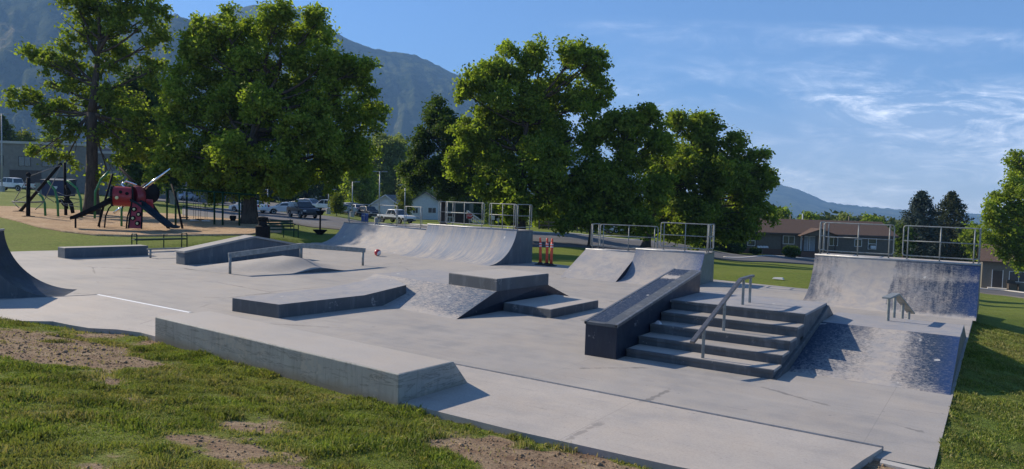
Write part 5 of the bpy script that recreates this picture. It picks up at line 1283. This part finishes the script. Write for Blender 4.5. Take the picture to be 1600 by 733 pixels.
for x in (-.52, -.18, .18, .52):
    m = MB(); m.prism([(x-.13, 1.06), (x+.13, 1.06), (x+.13, 1.2)]+[(x+.13*math.cos(math.pi*i/6), 1.2+.10*math.sin(math.pi*i/6)) for i in range(1, 6)]+[(x-.13, 1.2)], 'y', -.22, .25); m.build('letter_box', M_SIGNW, t)
def bollard(label, px, py, D):
    b = ground_at(px, D, py); t = thing('bollard', label, 'bollard', b)
    m = MB(); m.lathe([(.22, -.1), (.22, .8), (.18, .88), (.04, .92)], 16); m.build('body', M_KERB, t, autos=True)
    m = MB(); m.lathe([(.225, .62), (.228, .63), (.228, .72), (.225, .73)], 16); m.build('band', M_POLE, t)
bollard('squat pale concrete bollard left of the truck with black lower body', 588, 350, 84)

# ------------------------------------------------------------------ houses
M_ROOFB = simple('brown shingles', (0.125, 0.085, 0.065), .9, 0, .25, 9, .2, .3)
M_SIDB = simple('taupe siding', (0.135, 0.12, 0.095), .8, 0, .12, 3)
M_BRICK = simple('brown brick', (0.15, 0.085, 0.06), .85, 0, .3, 20)
M_WTRIM = simple('white trim', (0.72, 0.72, 0.70), .5)
M_DTRIM = simple('dark brown trim', (0.06, 0.045, 0.035), .6)
M_PANE = simple('window pane', (0.05, 0.06, 0.07), .08, 0, .05, 2, .9)
M_WDOOR = simple('pale blue white door', (0.30, 0.34, 0.38), .5)
def window(par, x, z, w, h, y, frame=M_WTRIM, split=True, fw=.07):
    m = MB(); m.box(x-w/2-fw, x+w/2+fw, y-.05, y+.02, z-fw, z); m.box(x-w/2-fw, x+w/2+fw, y-.05, y+.02, z+h, z+h+fw)
    m.box(x-w/2-fw, x-w/2, y-.05, y+.02, z, z+h); m.box(x+w/2, x+w/2+fw, y-.05, y+.02, z, z+h)
    if split == 'h': m.box(x-w/2, x+w/2, y-.045, y+.02, z+h/2-.03, z+h/2+.03)
    elif split: m.box(x-.03, x+.03, y-.045, y+.02, z, z+h)
    f = m.build('window', frame, par)
    m = MB(); m.box(x-w/2, x+w/2, y-.02, y+.015, z, z+h); m.build('pane', M_PANE, f)
    return f
def gable(m, x0, x1, y0, y1, z, rise, over=.45, axis='x', th=.14):
    """roof slabs; ridge along axis"""
    if axis == 'x':
        yc = (y0+y1)/2; k = rise/((y1-y0)/2)
        for s, ye in ((-1, y0-over), (1, y1+over)):
            zz = z+rise-k*abs(ye-yc)
            m.hexa([(x0-over, ye, zz), (x1+over, ye, zz), (x1+over, yc, z+rise), (x0-over, yc, z+rise)], [(x0-over, ye, zz+th), (x1+over, ye, zz+th), (x1+over, yc, z+rise+th), (x0-over, yc, z+rise+th)])
    else:
        xc = (x0+x1)/2; k = rise/((x1-x0)/2)
        for s, xe in ((-1, x0-over), (1, x1+over)):
            zz = z+rise-k*abs(xe-xc)
            m.hexa([(xe, y0-over, zz), (xe, y1+over, zz), (xc, y1+over, z+rise), (xc, y0-over, z+rise)], [(xe, y0-over, zz+th), (xe, y1+over, zz+th), (xc, y1+over, z+rise+th), (xc, y0-over, z+rise+th)])
# brown house: origin under the left door, local x to picture right
D0 = 104.0; hb = at_depth(1256, 392, D0); pxm = D0/1150
t = thing('brown_house', 'long low brown house with brown shingle roof and two pale doors', 'house', hb, YAW)
X = lambda px: (px-1256)*pxm
def Z(px, py): return (-(py-392)+(px-1256)*.0297)*pxm
x0, x1 = X(1142), X(1396); ze = 2.45
m = MB(); m.box(x0, x1, 0, 9.5, -1.6, ze); m.prism([(0, ze), (9.5, ze), (4.75, ze+1.75)], 'x', x0, x1); m.build('wall', M_SIDB, t)
m = MB(); m.box(x0-.02, X(1222), -.06, .0, -1.6, .15); m.box(X(1222), X(1246), -.06, .0, -1.6, .45); m.build('brick_base', M_BRICK, t)
m = MB(); gable(m, x0, x1, 0, 9.5, ze, 1.75); rf = m.build('roof', M_ROOFB, t)
m = MB(); m.box(x0-.45, x1+.45, -.50, -.45, ze-.22, ze+.02); m.build('fascia', M_DTRIM, t)
m = MB(); m.box(-.2, .6, 4.3, 5.1, ze+1.3, ze+2.35); m.build('chimney', M_BRICK, rf) if False else None
px0, px1 = X(1243), X(1304)
m = MB(); m.prism([(px0+.2, 2.25), (px1-.2, 2.25), ((px0+px1)/2, 3.12)], 'y', -1.5, 1.0); m.build('porch_gable', M_SIDB, t)
m = MB(); gable(m, px0+.3, px1-.3, -1.5, 3.6, 2.25, .87, .35, 'y', .12); m.build('porch_roof', M_ROOFB, t)
for xx in (px0+.5, X(1268.5), px1-.5): m = MB(); m.box(xx-.09, xx+.09, -1.4, -1.22, -.6, 2.3); m.build('porch_post', M_DTRIM, t)
m = MB(); m.box(px0+.2, px1-.2, -1.6, 0, -.9, -.02); m.build('porch_floor', M_BRICK, t)
for xx in (X(1256), X(1269.5)):
    m = MB(); m.box(xx-.45, xx+.45, -.06, .0, 0, 2.03); d = m.build('door', M_WDOOR, t)
    m = MB(); m.box(xx-.55, xx-.45, -.07, 0, 0, 2.13); m.box(xx+.45, xx+.55, -.07, 0, 0, 2.13); m.box(xx-.45, xx+.45, -.07, 0, 2.03, 2.13); m.build('frame', M_WTRIM, d)
    m = MB(); m.tube([(xx+.36, -.08, 1.0), (xx+.36, -.13, 1.0)], .03, 8); m.build('handle', M_STEEL, d)
window(t, X(1173.5), .55, .95, 1.35, 0, split='h'); window(t, X(1169.5), -1.25, 1.15, .62, 0); window(t, X(1231.5), .95, 1.5, 1.05, 0); window(t, X(1301.5), .9, 1.1, 1.05, -.0); window(t, X(1362), .55, 1.05, 1.45, 0, split='h'); window(t, X(1340), .9, .9, .9, 0)
m = MB(); m.box(X(1362)-.33, X(1362)+.33, -.4, -.05, .60, 1.02); m.build('air_conditioner', M_WTRIM, t, bevel=.02)
for xx in (X(1180.5), X(1221)): m = MB(); m.box(xx-.07, xx+.07, -.07, -.0, -1.4, ze-.05); m.build('downpipe', M_DTRIM, t)

# far right house
D1 = 93.0; hr = at_depth(1558, 449, D1); k1 = D1/1150
t = thing('taupe_house', 'low taupe house with dark door behind the tree at the right edge', 'house', hr, YAW-rad(31))
X1 = lambda px: (px-1558)*k1
m = MB(); m.box(X1(1537), X1(1690), 0, 9, -.5, 3.3); m.prism([(0, 3.3), (9, 3.3), (4.5, 5.1)], 'x', X1(1537), X1(1690)); m.build('wall', simple('grey taupe siding', (0.16, 0.145, 0.12), .8), t)
m = MB(); gable(m, X1(1537), X1(1690), 0, 9, 3.3, 1.8); m.build('roof', M_ROOFB, t)
m = MB(); m.box(X1(1551), X1(1564), -.06, .0, 0, 2.1); d = m.build('door', M_DTRIM, t); m = MB(); m.box(X1(1550), X1(1551), -.07, 0, 0, 2.2); m.box(X1(1564), X1(1565), -.07, 0, 0, 2.2); m.build('frame', M_WTRIM, d)
window(t, X1(1585), .9, 1.9, 1.2, 0)
m = MB(); m.box(X1(1545), X1(1570), -1.4, 0, -.5, -.02); m.build('porch_floor', M_KERB, t)
t = thing('garden_bench', 'small dark bench in front of the taupe house', 'bench', tuple(Vector(at_depth(1583, 449, D1-1.2))), YAW)
m = MB(); m.box(-.7, .7, -.2, .2, .40, .46); m.build('seat', M_DTRIM, t); m = MB(); m.box(-.7, .7, .2, .24, .46, .9); m.build('backrest', M_DTRIM, t)
for x in (-.62, .62): m = MB(); m.box(x-.04, x+.04, -.18, .2, -.35, .42); m.build('leg', M_DTRIM, t)

# white garage + white house behind the lot
M_WSID = simple('white siding', (0.62, 0.64, 0.66), .7, 0, .08, 4)
M_GROOF = simple('grey shingles', (0.16, 0.155, 0.15), .9, 0, .2, 9)
Dg = 124.0; hg = at_depth(602, 343, Dg); kg = Dg/1150
t = thing('white_garage', 'plain white gabled garage wall left of the right sapling', 'garage', hg, YAW-.12)
w = 23*kg
m = MB(); m.box(-w, w, 0, 7, -.6, 2.45); m.prism([(-w, 2.45), (w, 2.45), (0, 4.05)], 'y', 0, 7); m.build('wall', M_WSID, t)
m = MB(); gable(m, -w, w, 0, 7, 2.45, 1.6, .4, 'y'); m.build('roof', M_GROOF, t)
m = MB(); m.prism([(-w-.4, 2.13), (-w-.4, 2.28), (0, 4.2), (w+.4, 2.28), (w+.4, 2.13), (0, 4.02)], 'y', -.46, -.41); m.build('barge_board', M_WTRIM, t)
m = MB(); m.box(-w*.2, w*.5, -.05, 0, -.2, 1.9); m.build('door', M_WTRIM, t)
t = thing('white_house', 'white house with gable roof right of the right sapling', 'house', at_depth(664, 343, 118), YAW+.1)
kg = 118/1150; w = 24*kg
m = MB(); m.box(-w, w, 0, 8, -.8, 2.7); m.prism([(-w, 2.7), (w, 2.7), (0, 4.3)], 'y', 0, 8); m.build('wall', M_WSID, t)
m = MB(); gable(m, -w, w, 0, 8, 2.7, 1.6, .4, 'y'); m.build('roof', M_GROOF, t)
window(t, -1.55, 1.0, .75, .8, 0); window(t, 1.1, 1.1, 1.2, .8, 0)
t = thing('dark_trailer', 'dark brown trailer house with green roof edge behind the streaky quarter pipe railing', 'trailer house', at_depth(716, 352, 104), YAW-.05)
kg = 104/1150
m = MB(); m.box(-26*kg, 16*kg, 0, 5, -.9, 1.75); m.build('wall', simple('dark brown siding', (0.05, 0.03, 0.022), .8), t)
m = MB(); m.box(-27*kg, 17*kg, -.3, 5.3, 1.75, 3.1); m.build('roof', simple('dark green roof', (0.018, 0.035, 0.03), .7), t)
m = MB(); m.box(-26*kg, 16*kg, -.33, -.30, 1.68, 1.80); m.build('gutter', M_WTRIM, t)
window(t, -1.2, .3, .9, .8, 0)
t = thing('porch_stairs', 'white railed porch stairs at the right end of the dark trailer', 'stairs', at_depth(742, 352, 102), YAW-.05)
for i in range(6): m = MB(); m.box(-1.1+i*.3, -.8+i*.3, -.5, .5, 1.0-.22*i-.05, 1.0-.22*i); m.build('step', M_POLE, t)
for y in (-.5, .5):
    m = MB(); m.tube([(-1.1, y, 2.0), (.8, y, .7)], .05, 6); m.tube([(-1.1, y, 1.5), (.8, y, .25)], .04, 6)
    for i in range(7): xx = -1.1+i*.31; m.tube([(xx, y, .95-.22*i), (xx, y, 2.0-.21*i)], .03, 6)
    m.build('railing', M_WTRIM, t)

# school
M_SCHOOL = simple('grey tan block wall', (0.21, 0.19, 0.17), .85, 0, .12, 2); M_SCHD = simple('dark brown block', (0.09, 0.065, 0.055), .85)
Ds = 122.0; hs = at_depth(70, 297, Ds); ks = Ds/1150
t = thing('school_building', 'flat roofed grey brick school building behind the playground', 'school building', hs, YAW+.08)
m = MB(); m.box(-95*ks, 68*ks, 0, 20, -.8, 7.5); m.build('wall', M_SCHOOL, t)
m = MB(); m.box(68*ks, 150*ks, 1.5, 20, -.8, 6.4); m.build('wing_wall', M_SCHOOL, t)
m = MB(); m.box(-95*ks-.2, 68*ks+.2, -.25, 20, 7.5, 7.9); m.build('roof_edge', M_KERB, t)
m = MB(); m.box(68*ks, 150*ks+.2, 1.3, 20, 6.4, 6.8); m.build('roof_edge', M_KERB, t)
m = MB(); m.box(-52*ks, -5*ks, -.08, 0, -.5, 3.2); m.build('brick_base', M_SCHD, t)
for xx in (-70, -30, 5): window(t, xx*ks, 3.9, 1.8, 1.5, 0, M_DTRIM)
window(t, 95*ks, 2.0, 2.2, 1.6, 1.5, M_DTRIM)
m = MB(); m.box(20*ks, 32*ks, -.07, 0, -.4, 2.2); m.build('door', M_DTRIM, t)
# dumpster with a round emblem in front of the school
t = thing('dumpster', 'dark blue dumpster with a pale emblem beside the maple trunk', 'dumpster', ground_at(92, 88, 300), YAW)
MD = simple('dark blue steel', (0.02, 0.03, 0.10), .5)
m = MB(); m.hexa([(-1.5, -.8, .1), (1.5, -.8, .1), (1.5, .8, .1), (-1.5, .8, .1)], [(-1.6, -1.0, 1.9), (1.6, -1.0, 1.9), (1.6, .9, 2.1), (-1.6, .9, 2.1)]); m.build('bin', MD, t, bevel=.03)
m = MB(); m.hexa([(-1.65, -1.05, 1.9), (1.65, -1.05, 1.9), (1.65, .95, 2.1), (-1.65, .95, 2.1)], [(-1.65, -1.05, 1.97), (1.65, -1.05, 1.97), (1.65, .95, 2.17), (-1.65, .95, 2.17)]); m.build('lid', M_BLACKP, t)
m = MB(); m.lathe([(.3, 0), (.3, .012)], 20, (.1, -.925, 1.15), Matrix.Rotation(rad(84), 4, 'X')); m.build('emblem', M_SIGNW, t)
for x in (-1.2, 1.2): m = MB(); m.lathe([(.1, -.05), (.1, .05)], 12, (x, -.6, .1), Matrix.Rotation(rad(90), 4, 'X')); m.build('caster', M_TYRE, t)

# low picket fence and boulders across the street
t = thing('wooden_fence', 'low brown rail fence across the street behind the orange posts', 'fence', ground_at(842, 84, 366), YAW-.25)
for i in range(8): m = MB(); m.box(i*1.1-.06, i*1.1+.06, -.06, .06, -.3, 1.0); m.build('post', M_WOODP, t)
m = MB(); m.box(0, 7.7, -.03, .03, .35, .47); m.box(0, 7.7, -.03, .03, .75, .87); m.build('rails', M_WOODP, t)
# ------------------------------------------------------------------ skate park small things
M_ORANGE = simple('orange plastic', (0.75, 0.085, 0.035), .45, 0, .12, 4); M_WBAND = simple('white band', (0.75, 0.75, 0.73), .4)
def delineator(label, px, py, lean):
    b = at_depth(px, py, 1); d = b-Vector(CAM); k = -CAMH/d.z; p = Vector(CAM)+d*k
    t = thing('traffic_delineator', label, 'traffic post', (p.x, p.y, 0), 0, 'orange traffic posts by the lawn')
    H = 1.12; q = lambda z: (lean*z*z, .03*z, z)
    m = MB(); m.lathe([(.24, 0), (.24, .03), (.11, .05), (.09, .10)], 16); m.build('rubber_base', M_TYRE, t)
    m = MB(); m.tube([q(z) for z in (.06, .3, .6, .8, .98)], [.062, .06, .058, .056, .052], 14); m.build('tube', M_ORANGE, t, smooth=True)
    for za, zb in ((.76, .80), (.86, .90)): m = MB(); m.tube([q(za), q(zb)], [.0595, .058], 14, False); m.build('band', M_WBAND, t, smooth=True)
    m = MB(); m.tube([q(.975), q(1.02), q(1.10), q(1.13)], [.042, .036, .044, .02], 12); m.build('grip', M_ORANGE, t, smooth=True)
delineator('leftmost orange traffic post, leaning slightly left', 844, 413.5, -.05)
delineator('middle orange traffic post of the trio by the lawn', 854, 414.5, -.02)
delineator('rightmost orange traffic post of the trio by the lawn', 861, 415.5, .0)
# red helmet / ball
p = Vector(CAM)+Vector(ray(590, 400))*(-(CAMH)/ray(590, 400)[2])
t = thing('ball', 'red and white ball lying at the foot of the shaded bank', 'ball', (p.x, p.y, 0))
m = MB(); R = .15
m.lathe([(R*math.sin(math.pi*i/12)+.0005, R-R*math.cos(math.pi*i/12)) for i in range(13)], 20); m.build('cover', simple('red ball', (0.5, 0.03, 0.04), .4), t, smooth=True)
m = MB(); m.lathe([(R*1.01*math.sin(a), R*1.01*(1-math.cos(a))) for a in [math.pi*(.0+.30*i/6) for i in range(7)]], 20, (0, 0, 0), Matrix.Translation((0, 0, R)) @ Matrix.Rotation(rad(-70), 4, 'Y') @ Matrix.Rotation(rad(0), 4, 'X') @ Matrix.Translation((0, 0, -R))); m.build('panel', M_WBAND, t, smooth=True)
# scrap of paper on the stairs
t = tag(MB().hexa([(-5.33, 13.02, .457), (-5.22, 13.0, .457), (-5.2, 13.08, .457), (-5.3, 13.1, .457)], [(-5.31, 13.03, .50), (-5.24, 13.02, .53), (-5.22, 13.06, .49), (-5.29, 13.08, .52)]).build('paper_scrap', simple('crumpled paper', (.5, .52, .55), .8)), 'crumpled pale paper scrap on the stairs beside the hubba ledge', 'litter')
t = tag(MB().hexa([(-6.9, 27.9, terr(-6.9, 27.9)), (-6.5, 27.9, terr(-6.5, 27.9)), (-6.5, 28.1, terr(-6.5, 28.1)), (-6.9, 28.1, terr(-6.9, 28.1))], [(-6.85, 27.93, .06+terr(-6.9, 27.9)), (-6.55, 27.93, .05+terr(-6.5, 27.9)), (-6.55, 28.07, .06+terr(-6.5, 28.1)), (-6.85, 28.07, .05+terr(-6.9, 28.1))]).build('paper_bag', simple('pale paper', (.6, .6, .58), .8)), 'pale flattened paper bag on the lawn behind the stairs', 'litter')

# ------------------------------------------------------------------ benches, bin, grill
M_GREEN = simple('dark green paint', (0.012, 0.045, 0.032), .6, 0, .2, 8, .1)
M_DKIRON = simple('black iron', (0.016, 0.017, 0.019), .7, 0, .2, 8, .05)
def bench(label, pos, rot, L, back):
    t = thing('park_bench', label, 'bench', pos, rot, 'green park benches')
    for i in range(4): m = MB(); m.box(0, L, -.22+i*.115, -.125+i*.115, .40, .465); m.build('seat_slat', M_GREEN, t, bevel=.008)
    if back:
        for i in range(3): m = MB(); m.box(0, L, .27+i*.02, .30+i*.02, .55+i*.13, .65+i*.13); m.build('back_slat', M_GREEN, t, bevel=.008)
    for x in (-.03, L+.03):
        m = MB(); pts = [(x, -.25, 0), (x, -.25, .62), (x, -.20, .68), (x, .20, .68), (x, .26, .62), (x, .26, 0)]
        m.tube(pts, .026, 8); m.tube([(x, -.25, .42), (x, .26, .42)], .022, 8); m.build('arm_frame', M_GREEN, t, smooth=True)
    if back:
        for x in (.15, L-.15): m = MB(); m.tube([(x, .24, .42), (x, .33, .95)], .022, 8); m.build('back_support', M_GREEN, t)
    m = MB(); m.tube([(L*.62, .2, .0), (L*.62, .2, .62)], .024, 8); m.build('middle_leg', M_GREEN, t)
    return t
b0 = spot(211, 390.5); b1 = spot(287, 386)
bench('green backless looking metal bench on the grass behind the dark block', b0, math.atan2(b1.y-b0.y, b1.x-b0.x), (b1-b0).length, False)
b0 = spot(419, 372); b1 = spot(445, 374)
bench('green bench with a back beside the black bin', b0, math.atan2(b1.y-b0.y, b1.x-b0.x)+.1, 1.5, True)
p = spot(410, 374.5)
t = thing('litter_bin', 'black litter bin with a dome lid left of the green bench', 'litter bin', p)
m = MB(); m.lathe([(.30, -.02), (.33, .06), (.34, .62), (.36, .66)], 18); m.build('drum', M_DKIRON, t, autos=True)
m = MB(); m.lathe([(.35, .661), (.22, .72), (.20, .95), (.27, 1.0), (.27, 1.12), (.05, 1.16)], 18); m.build('lid', M_DKIRON, t, autos=True)
p = spot(500, 366)
t = thing('charcoal_grill', 'black pedestal grill standing alone before the street', 'grill', p, YAW)
m = MB(); m.tube([(0, 0, .05), (0, 0, 1.25)], .055, 10); m.build('pole', M_DKIRON, t)
m = MB(); m.hexa([(-.10, -.10, 1.2), (.10, -.10, 1.2), (.10, .10, 1.2), (-.10, .10, 1.2)], [(-.26, -.2, 1.48), (.26, -.2, 1.48), (.26, .2, 1.48), (-.26, .2, 1.48)]); m.build('fire_box', M_DKIRON, t)
m = MB(); m.lathe([(.16, -.02), (.42, .22), (.45, .28), (.1, .29)], 18); m.build('ash_dish', M_DKIRON, t, autos=True)

# ------------------------------------------------------------------ playground
M_RED = simple('red moulded plastic', (0.36, 0.022, 0.028), .35, 0, .12, 3)
M_REDD = simple('deep red plastic', (0.22, 0.015, 0.02), .4, 0, .15, 3)
M_CHAR = simple('charcoal plastic', (0.018, 0.017, 0.019), .7, 0, .2, 3, .02)
M_SLIDE = simple('dark teal plastic', (0.014, 0.028, 0.04), .6, 0, .2, 3, .1)
M_YEL = simple('cream yellow plastic', (0.72, 0.62, 0.32), .5)
M_GREENP = simple('bright green pipe', (0.03, 0.20, 0.06), .4)
M_GREEND = simple('dark green pipe', (0.012, 0.045, 0.022), .65, 0, .15, 6, .05)
M_SILV = simple('polished steel', (0.75, 0.76, 0.78), .12, 1.0, .05)
M_ROPE = simple('grey rope', (0.22, 0.21, 0.2), .9)
DP = 40.5
def A(px, py, dz=0.0): return at_depth(px, py, DP+dz)
org = spot(210, 357); 
t = thing('bug_climber', 'red and black insect shaped climber with two slides and steel feelers', 'climbing frame', org, 0)
def cyl(m, a, b, r, n=20, bulge=0):
    k = 8; a, b = Vector(a), Vector(b); m.tube([a.lerp(b, i/k) for i in range(k+1)], [r*(1+bulge*math.sin(math.pi*i/k)) for i in range(k+1)], n)
m = MB(); cyl(m, A(176, 306, -.3), A(206, 308, .1), .53, 22, .03); m.build('tube_body', M_RED, t, world=True, autos=True)
m = MB(); cyl(m, A(174, 306, -.33), A(177.5, 306.1, -.29), .575, 22); m.build('end_ring', M_CHAR, t, world=True, autos=True)
m = MB(); cyl(m, A(206, 307, .1), A(219, 308, .5), .57, 22, .1); m.build('neck_drum', M_REDD, t, world=True, autos=True)
m = MB(); cyl(m, A(205, 307, .08), A(207.5, 307, .12), .60, 22); m.build('end_ring', M_CHAR, t, world=True, autos=True)
c = A(233, 302, 1.2); m = MB(); m.lathe([(.55*math.sin(math.pi*i/10)+.001, -.62*math.cos(math.pi*i/10)) for i in range(11)], 18, c); m.build('head_dome', M_CHAR, t, world=True, smooth=True)
for px, py in ((182, 309), (198, 302.5), (188, 300)):
    p = A(px, py, -.84 if px < 190 else -.80); m = MB(); Mx = Matrix.Rotation(YAW, 4, 'Z') @ Matrix.Rotation(rad(90), 4, 'X'); m.lathe([(.09, -.05), (.09, .0), (.05, .01)], 12, p, Mx); o = m.build('porthole', M_YEL if px == 182 else M_CHAR, t, world=True)
def chute(name, pts, w, mat, side=.16):
    m = MB(); P = [Vector(p) for p in pts]; rows = []
    side0 = side
    for i, p in enumerate(P):
        side = side0*(1-.62*i/(len(P)-1))
        d = (P[min(i+1, len(P)-1)]-P[max(i-1, 0)]); d.z = 0; d.normalize(); s = Vector((-d.y, d.x, 0))
        rows.append([p+s*w/2+Vector((0, 0, side)), p+s*w/2, p+s*w*.25+Vector((0, 0, -.05)), p-s*w*.25+Vector((0, 0, -.05)), p-s*w/2, p-s*w/2+Vector((0, 0, side)), p-s*(w/2-.03)+Vector((0, 0, side)), p-s*(w*.25)+Vector((0, 0, -.0)), p+s*(w*.25)+Vector((0, 0, -.0)), p+s*(w/2-.03)+Vector((0, 0, side))])
    n = 10; o = len(m.v); m.v += [tuple(q) for r in rows for q in r]
    for i in range(len(rows)-1):
        for k in range(n): m.f.append((o+i*n+k, o+i*n+(k+1) % n, o+(i+1)*n+(k+1) % n, o+(i+1)*n+k))
    m.f.append(tuple(range(o, o+n))); m.f.append(tuple(range(o+(len(rows)-1)*n, o+len(rows)*n)))
    return m.build(name, mat, t, world=True, autos=True)
chute('slide', [A(177, 315, -.2), A(168, 319, -.3), A(150, 328, -.5), A(130, 336.5, -.7), A(118, 340.5, -.8), A(110, 341.8, -.9)], .66, M_CHAR, .34)
chute('slide', [A(210, 315, -.2), A(220, 319, -.4), A(238, 333, -.8), A(255, 346, -1.2), A(264, 353, -1.4), A(275, 355.5, -1.6)], .55, M_SLIDE, .15)
ft = A(118, 341, -.8); m = MB(); m.tube([ft, (ft.x, ft.y, float(terr(ft.x, ft.y))-.1)], .05, 8); m.build('slide_foot', M_CHAR, t, world=True)
q0, q1, q2, q3 = A(200.5, 356.5, -.9), A(221, 357.5, -.9), A(222.5, 316, -.45), A(206, 316, -.45)
nrm = Vector((math.sin(YAW), -math.cos(YAW), 0))
m = MB(); m.hexa([q0-nrm*.06, q1-nrm*.06, q2-nrm*.06, q3-nrm*.06], [q0, q1, q2, q3]); pn = m.build('climbing_panel', M_RED, t, world=True, bevel=.01)
for a, b in ((q0, q3), (q1, q2)): m = MB(); m.tube([a, b], .045, 8); m.build('panel_edge', M_CHAR, t, world=True)
for px, py in ((210, 327), (217, 335), (208, 341), (215, 349)):
    s = (py-316)/41; p = A(px, py, -.47-.45*s)+nrm*.03; Mx = Matrix.Rotation(YAW, 4, 'Z') @ Matrix.Rotation(rad(90), 4, 'X')
    m = MB(); m.lathe([(.13, -.04), (.13, .02), (.075, .025)], 14, p, Mx); m.build('foothold_ring', M_CHAR, t, world=True)
    m = MB(); m.lathe([(.07, -.03), (.07, .028), (.03, .032)], 12, p, Mx); m.build('foothold_centre', M_YEL, t, world=True)
def bent(name, pts, r, mat, par=None):
    m = MB(); m.tube(pts, r, 9); return m.build(name, mat, par or t, world=True, smooth=True)
def gnd(p, d=.1): return Vector((p.x, p.y, float(terr(p.x, p.y))-d))
for pts in ([(155, 351), (156.5, 335), (161, 324), (170, 317)], [(163, 353.5), (165, 338), (170, 326), (177, 318)], [(197, 355), (199, 340), (203, 326), (207, 317)]):
    P = [A(*p) for p in pts]; P[0] = gnd(P[0]); bent('curved_leg', P, .04, M_CHAR)
bent('feeler', [A(222, 298, .3), A(236, 286, .2), A(266, 263.5, 0)], [.10, .08, .04], M_SILV)
bent('feeler', [A(196, 294, .6), A(190, 288, .7), A(197, 283, .8), (A(214, 289, .9))], [.05, .05, .05, .05], M_SILV)
for a, b, r in (((187, 262), (266, 344), .075), ((176, 272), (153, 352), .06), ((268, 288), (286, 343), .06)):
    pa, pb = A(*a, 1.6), A(*b, .6); bent('spar', [pa, pa.lerp(pb, .5), gnd(pb) if b[1] > 340 else pb], r, M_CHAR)
m = MB(); m.hexa([A(228, 326, .2), A(240, 328, .2), A(240, 328, .6), A(228, 326, .6)], [A(228, 311, .2), A(239, 312, .2), A(239, 312, .6), A(228, 311, .6)]); m.build('rear_panel', M_RED, t, world=True, bevel=.03)
bent('balance_arm', [A(178, 333, 1.5), A(186, 327, 1.5), A(196, 321, 1.5)], .07, M_SILV)
bent('green_prop', [gnd(A(190, 342, 1.2)), A(190, 331, 1.2), A(191, 322, 1.2)], .06, M_GREENP)

# rope climber
DP = 46
org = spot(44, 336); t = thing('rope_climber', 'black rope climber with leaning beam and ball topped post at far left', 'climbing frame', org, 0)
P0 = A(44, 335); bent('post', [gnd(P0), A(44.5, 278)], [.12, .11], M_CHAR)
c = A(44.5, 273); m = MB(); m.lathe([(.14*math.sin(math.pi*i/8)+.001, -.14*math.cos(math.pi*i/8)) for i in range(9)], 14, c); m.build('ball_cap', M_CHAR, t, world=True, smooth=True)
P1 = A(29, 325, 5); bent('leaning_beam', [gnd(P1), A(95, 256, 1)], [.11, .09], M_CHAR)
for p in (P0, P1): m = MB(); g = gnd(p, 0); m.lathe([(.35, 0), (.35, .05), (.12, .07)], 16, g); m.build('base_plate', M_CHAR, t, world=True)
P2 = A(101, 254, 3); bent('tall_post', [gnd(A(103, 322, 3)), P2], [.10, .08], M_CHAR)
for a, b in (((44.5, 276), (95, 258)), ((44.5, 276), (21, 316)), ((44.5, 290), (85, 316)), ((44, 305), (20, 316)), ((44, 315), (68, 316)), ((20, 316), (68, 316)), ((95, 260), (68, 316)), ((30, 325), (20, 316)), ((55, 328), (68, 316))):
    bent('rope', [A(*a, .5), A(*b, .8)], .025, M_ROPE)
bent('net_bar', [A(19, 315, .8), A(42, 316.5, .6), A(68, 315.5, .8)], .05, M_ROPE)
for pts in ([(103, 322), (104, 312), (108, 300), (103, 290)], [(114, 333), (111, 318), (106, 312), (100, 310)], [(88, 316), (96, 314), (103, 322), (105, 326)]):
    P = [A(*p, 2) for p in pts]; bent('rubber_leg', P, [.11, .13, .12, .08], M_CHAR)
t = thing('arch_climber', 'pair of curved bright green arch pipes behind the rope climber', 'climbing frame', spot(92, 331), 0)
for pts in ([(91, 331), (90, 315), (86, 297), (75, 283)], [(128, 326), (126, 310), (120, 294), (105, 282)], [(71, 329), (70, 318), (66, 308), (60, 303)], [(148, 320), (149, 300), (158, 280), (170, 268)]):
    P = [A(*p, 1.2) for p in pts]; P[0] = gnd(P[0]); bent('arch_pipe', P, .07, M_GREENP)
bent('net_rope', [A(88, 300, 1.2), A(104, 306, 1.2), A(124, 302, 1.2)], .02, M_ROPE); bent('net_rope', [A(90, 316, 1.2), A(108, 319, 1.2), A(127, 315, 1.2)], .02, M_ROPE); bent('net_rope', [A(80, 289, 1.2), A(100, 320, 1.2), A(128, 324, 1.2)], .02, M_ROPE)

# swings
DP = 45
t = thing('swing_set', 'long dark green swing frame with hanging seats left of the huge maple', 'swing set', spot(262, 347), 0)
def post(px, pyb, pyt, dz, r=.055):
    a, b = A(px, pyb, dz), A(px, pyt, dz); bent('post', [gnd(a), b], r, M_GREEND)
    return b
tops = []
for px, pyb, pyt, dz in ((261, 346, 296, 0), (274.5, 356, 296, -1.5), (335, 357, 300, -.5), (348, 355.5, 300.5, -1), (292, 340, 297, 4), (374, 356, 304, -1), (378, 346, 304, 4)):
    tops.append(post(px, pyb, pyt, dz))
bent('top_bar', [A(259, 295.5, 0), A(300, 297.5, 0), A(350, 301, 0), A(400, 305, 0)], .06, M_GREEND)
bent('low_bar', [A(275, 322, 0), A(335, 328, 0)], .03, M_GREEND)
for px, pt, pb in ((288, 297, 340), (304, 298, 344), (322, 299.5, 345), (312, 298.5, 343)):
    for s in (-1.6, 1.6): bent('chain', [A(px+s, pt, 1), A(px+s, pb, 1.4)], .012, M_ROPE)
    m = MB(); p = A(px, pb, 1.4); m.box(-.24, .24, -.09, .09, -.03, .03, Matrix.Translation(p) @ Matrix.Rotation(YAW+.2, 4, 'Z')); m.build('swing_seat', M_SIGNW if px in (304, 322) else M_CHAR, t, world=True, bevel=.01)
for s in (-1.6, 1.6): bent('chain', [A(364+s, 303, 1), A(364+s, 338, 1.2)], .012, M_ROPE)
m = MB(); p = A(364, 341, 1.2); m.lathe([(.13, -.16), (.2, 0), (.2, .14), (.17, .16)], 12, p); m.build('bucket_seat', M_CHAR, t, world=True)
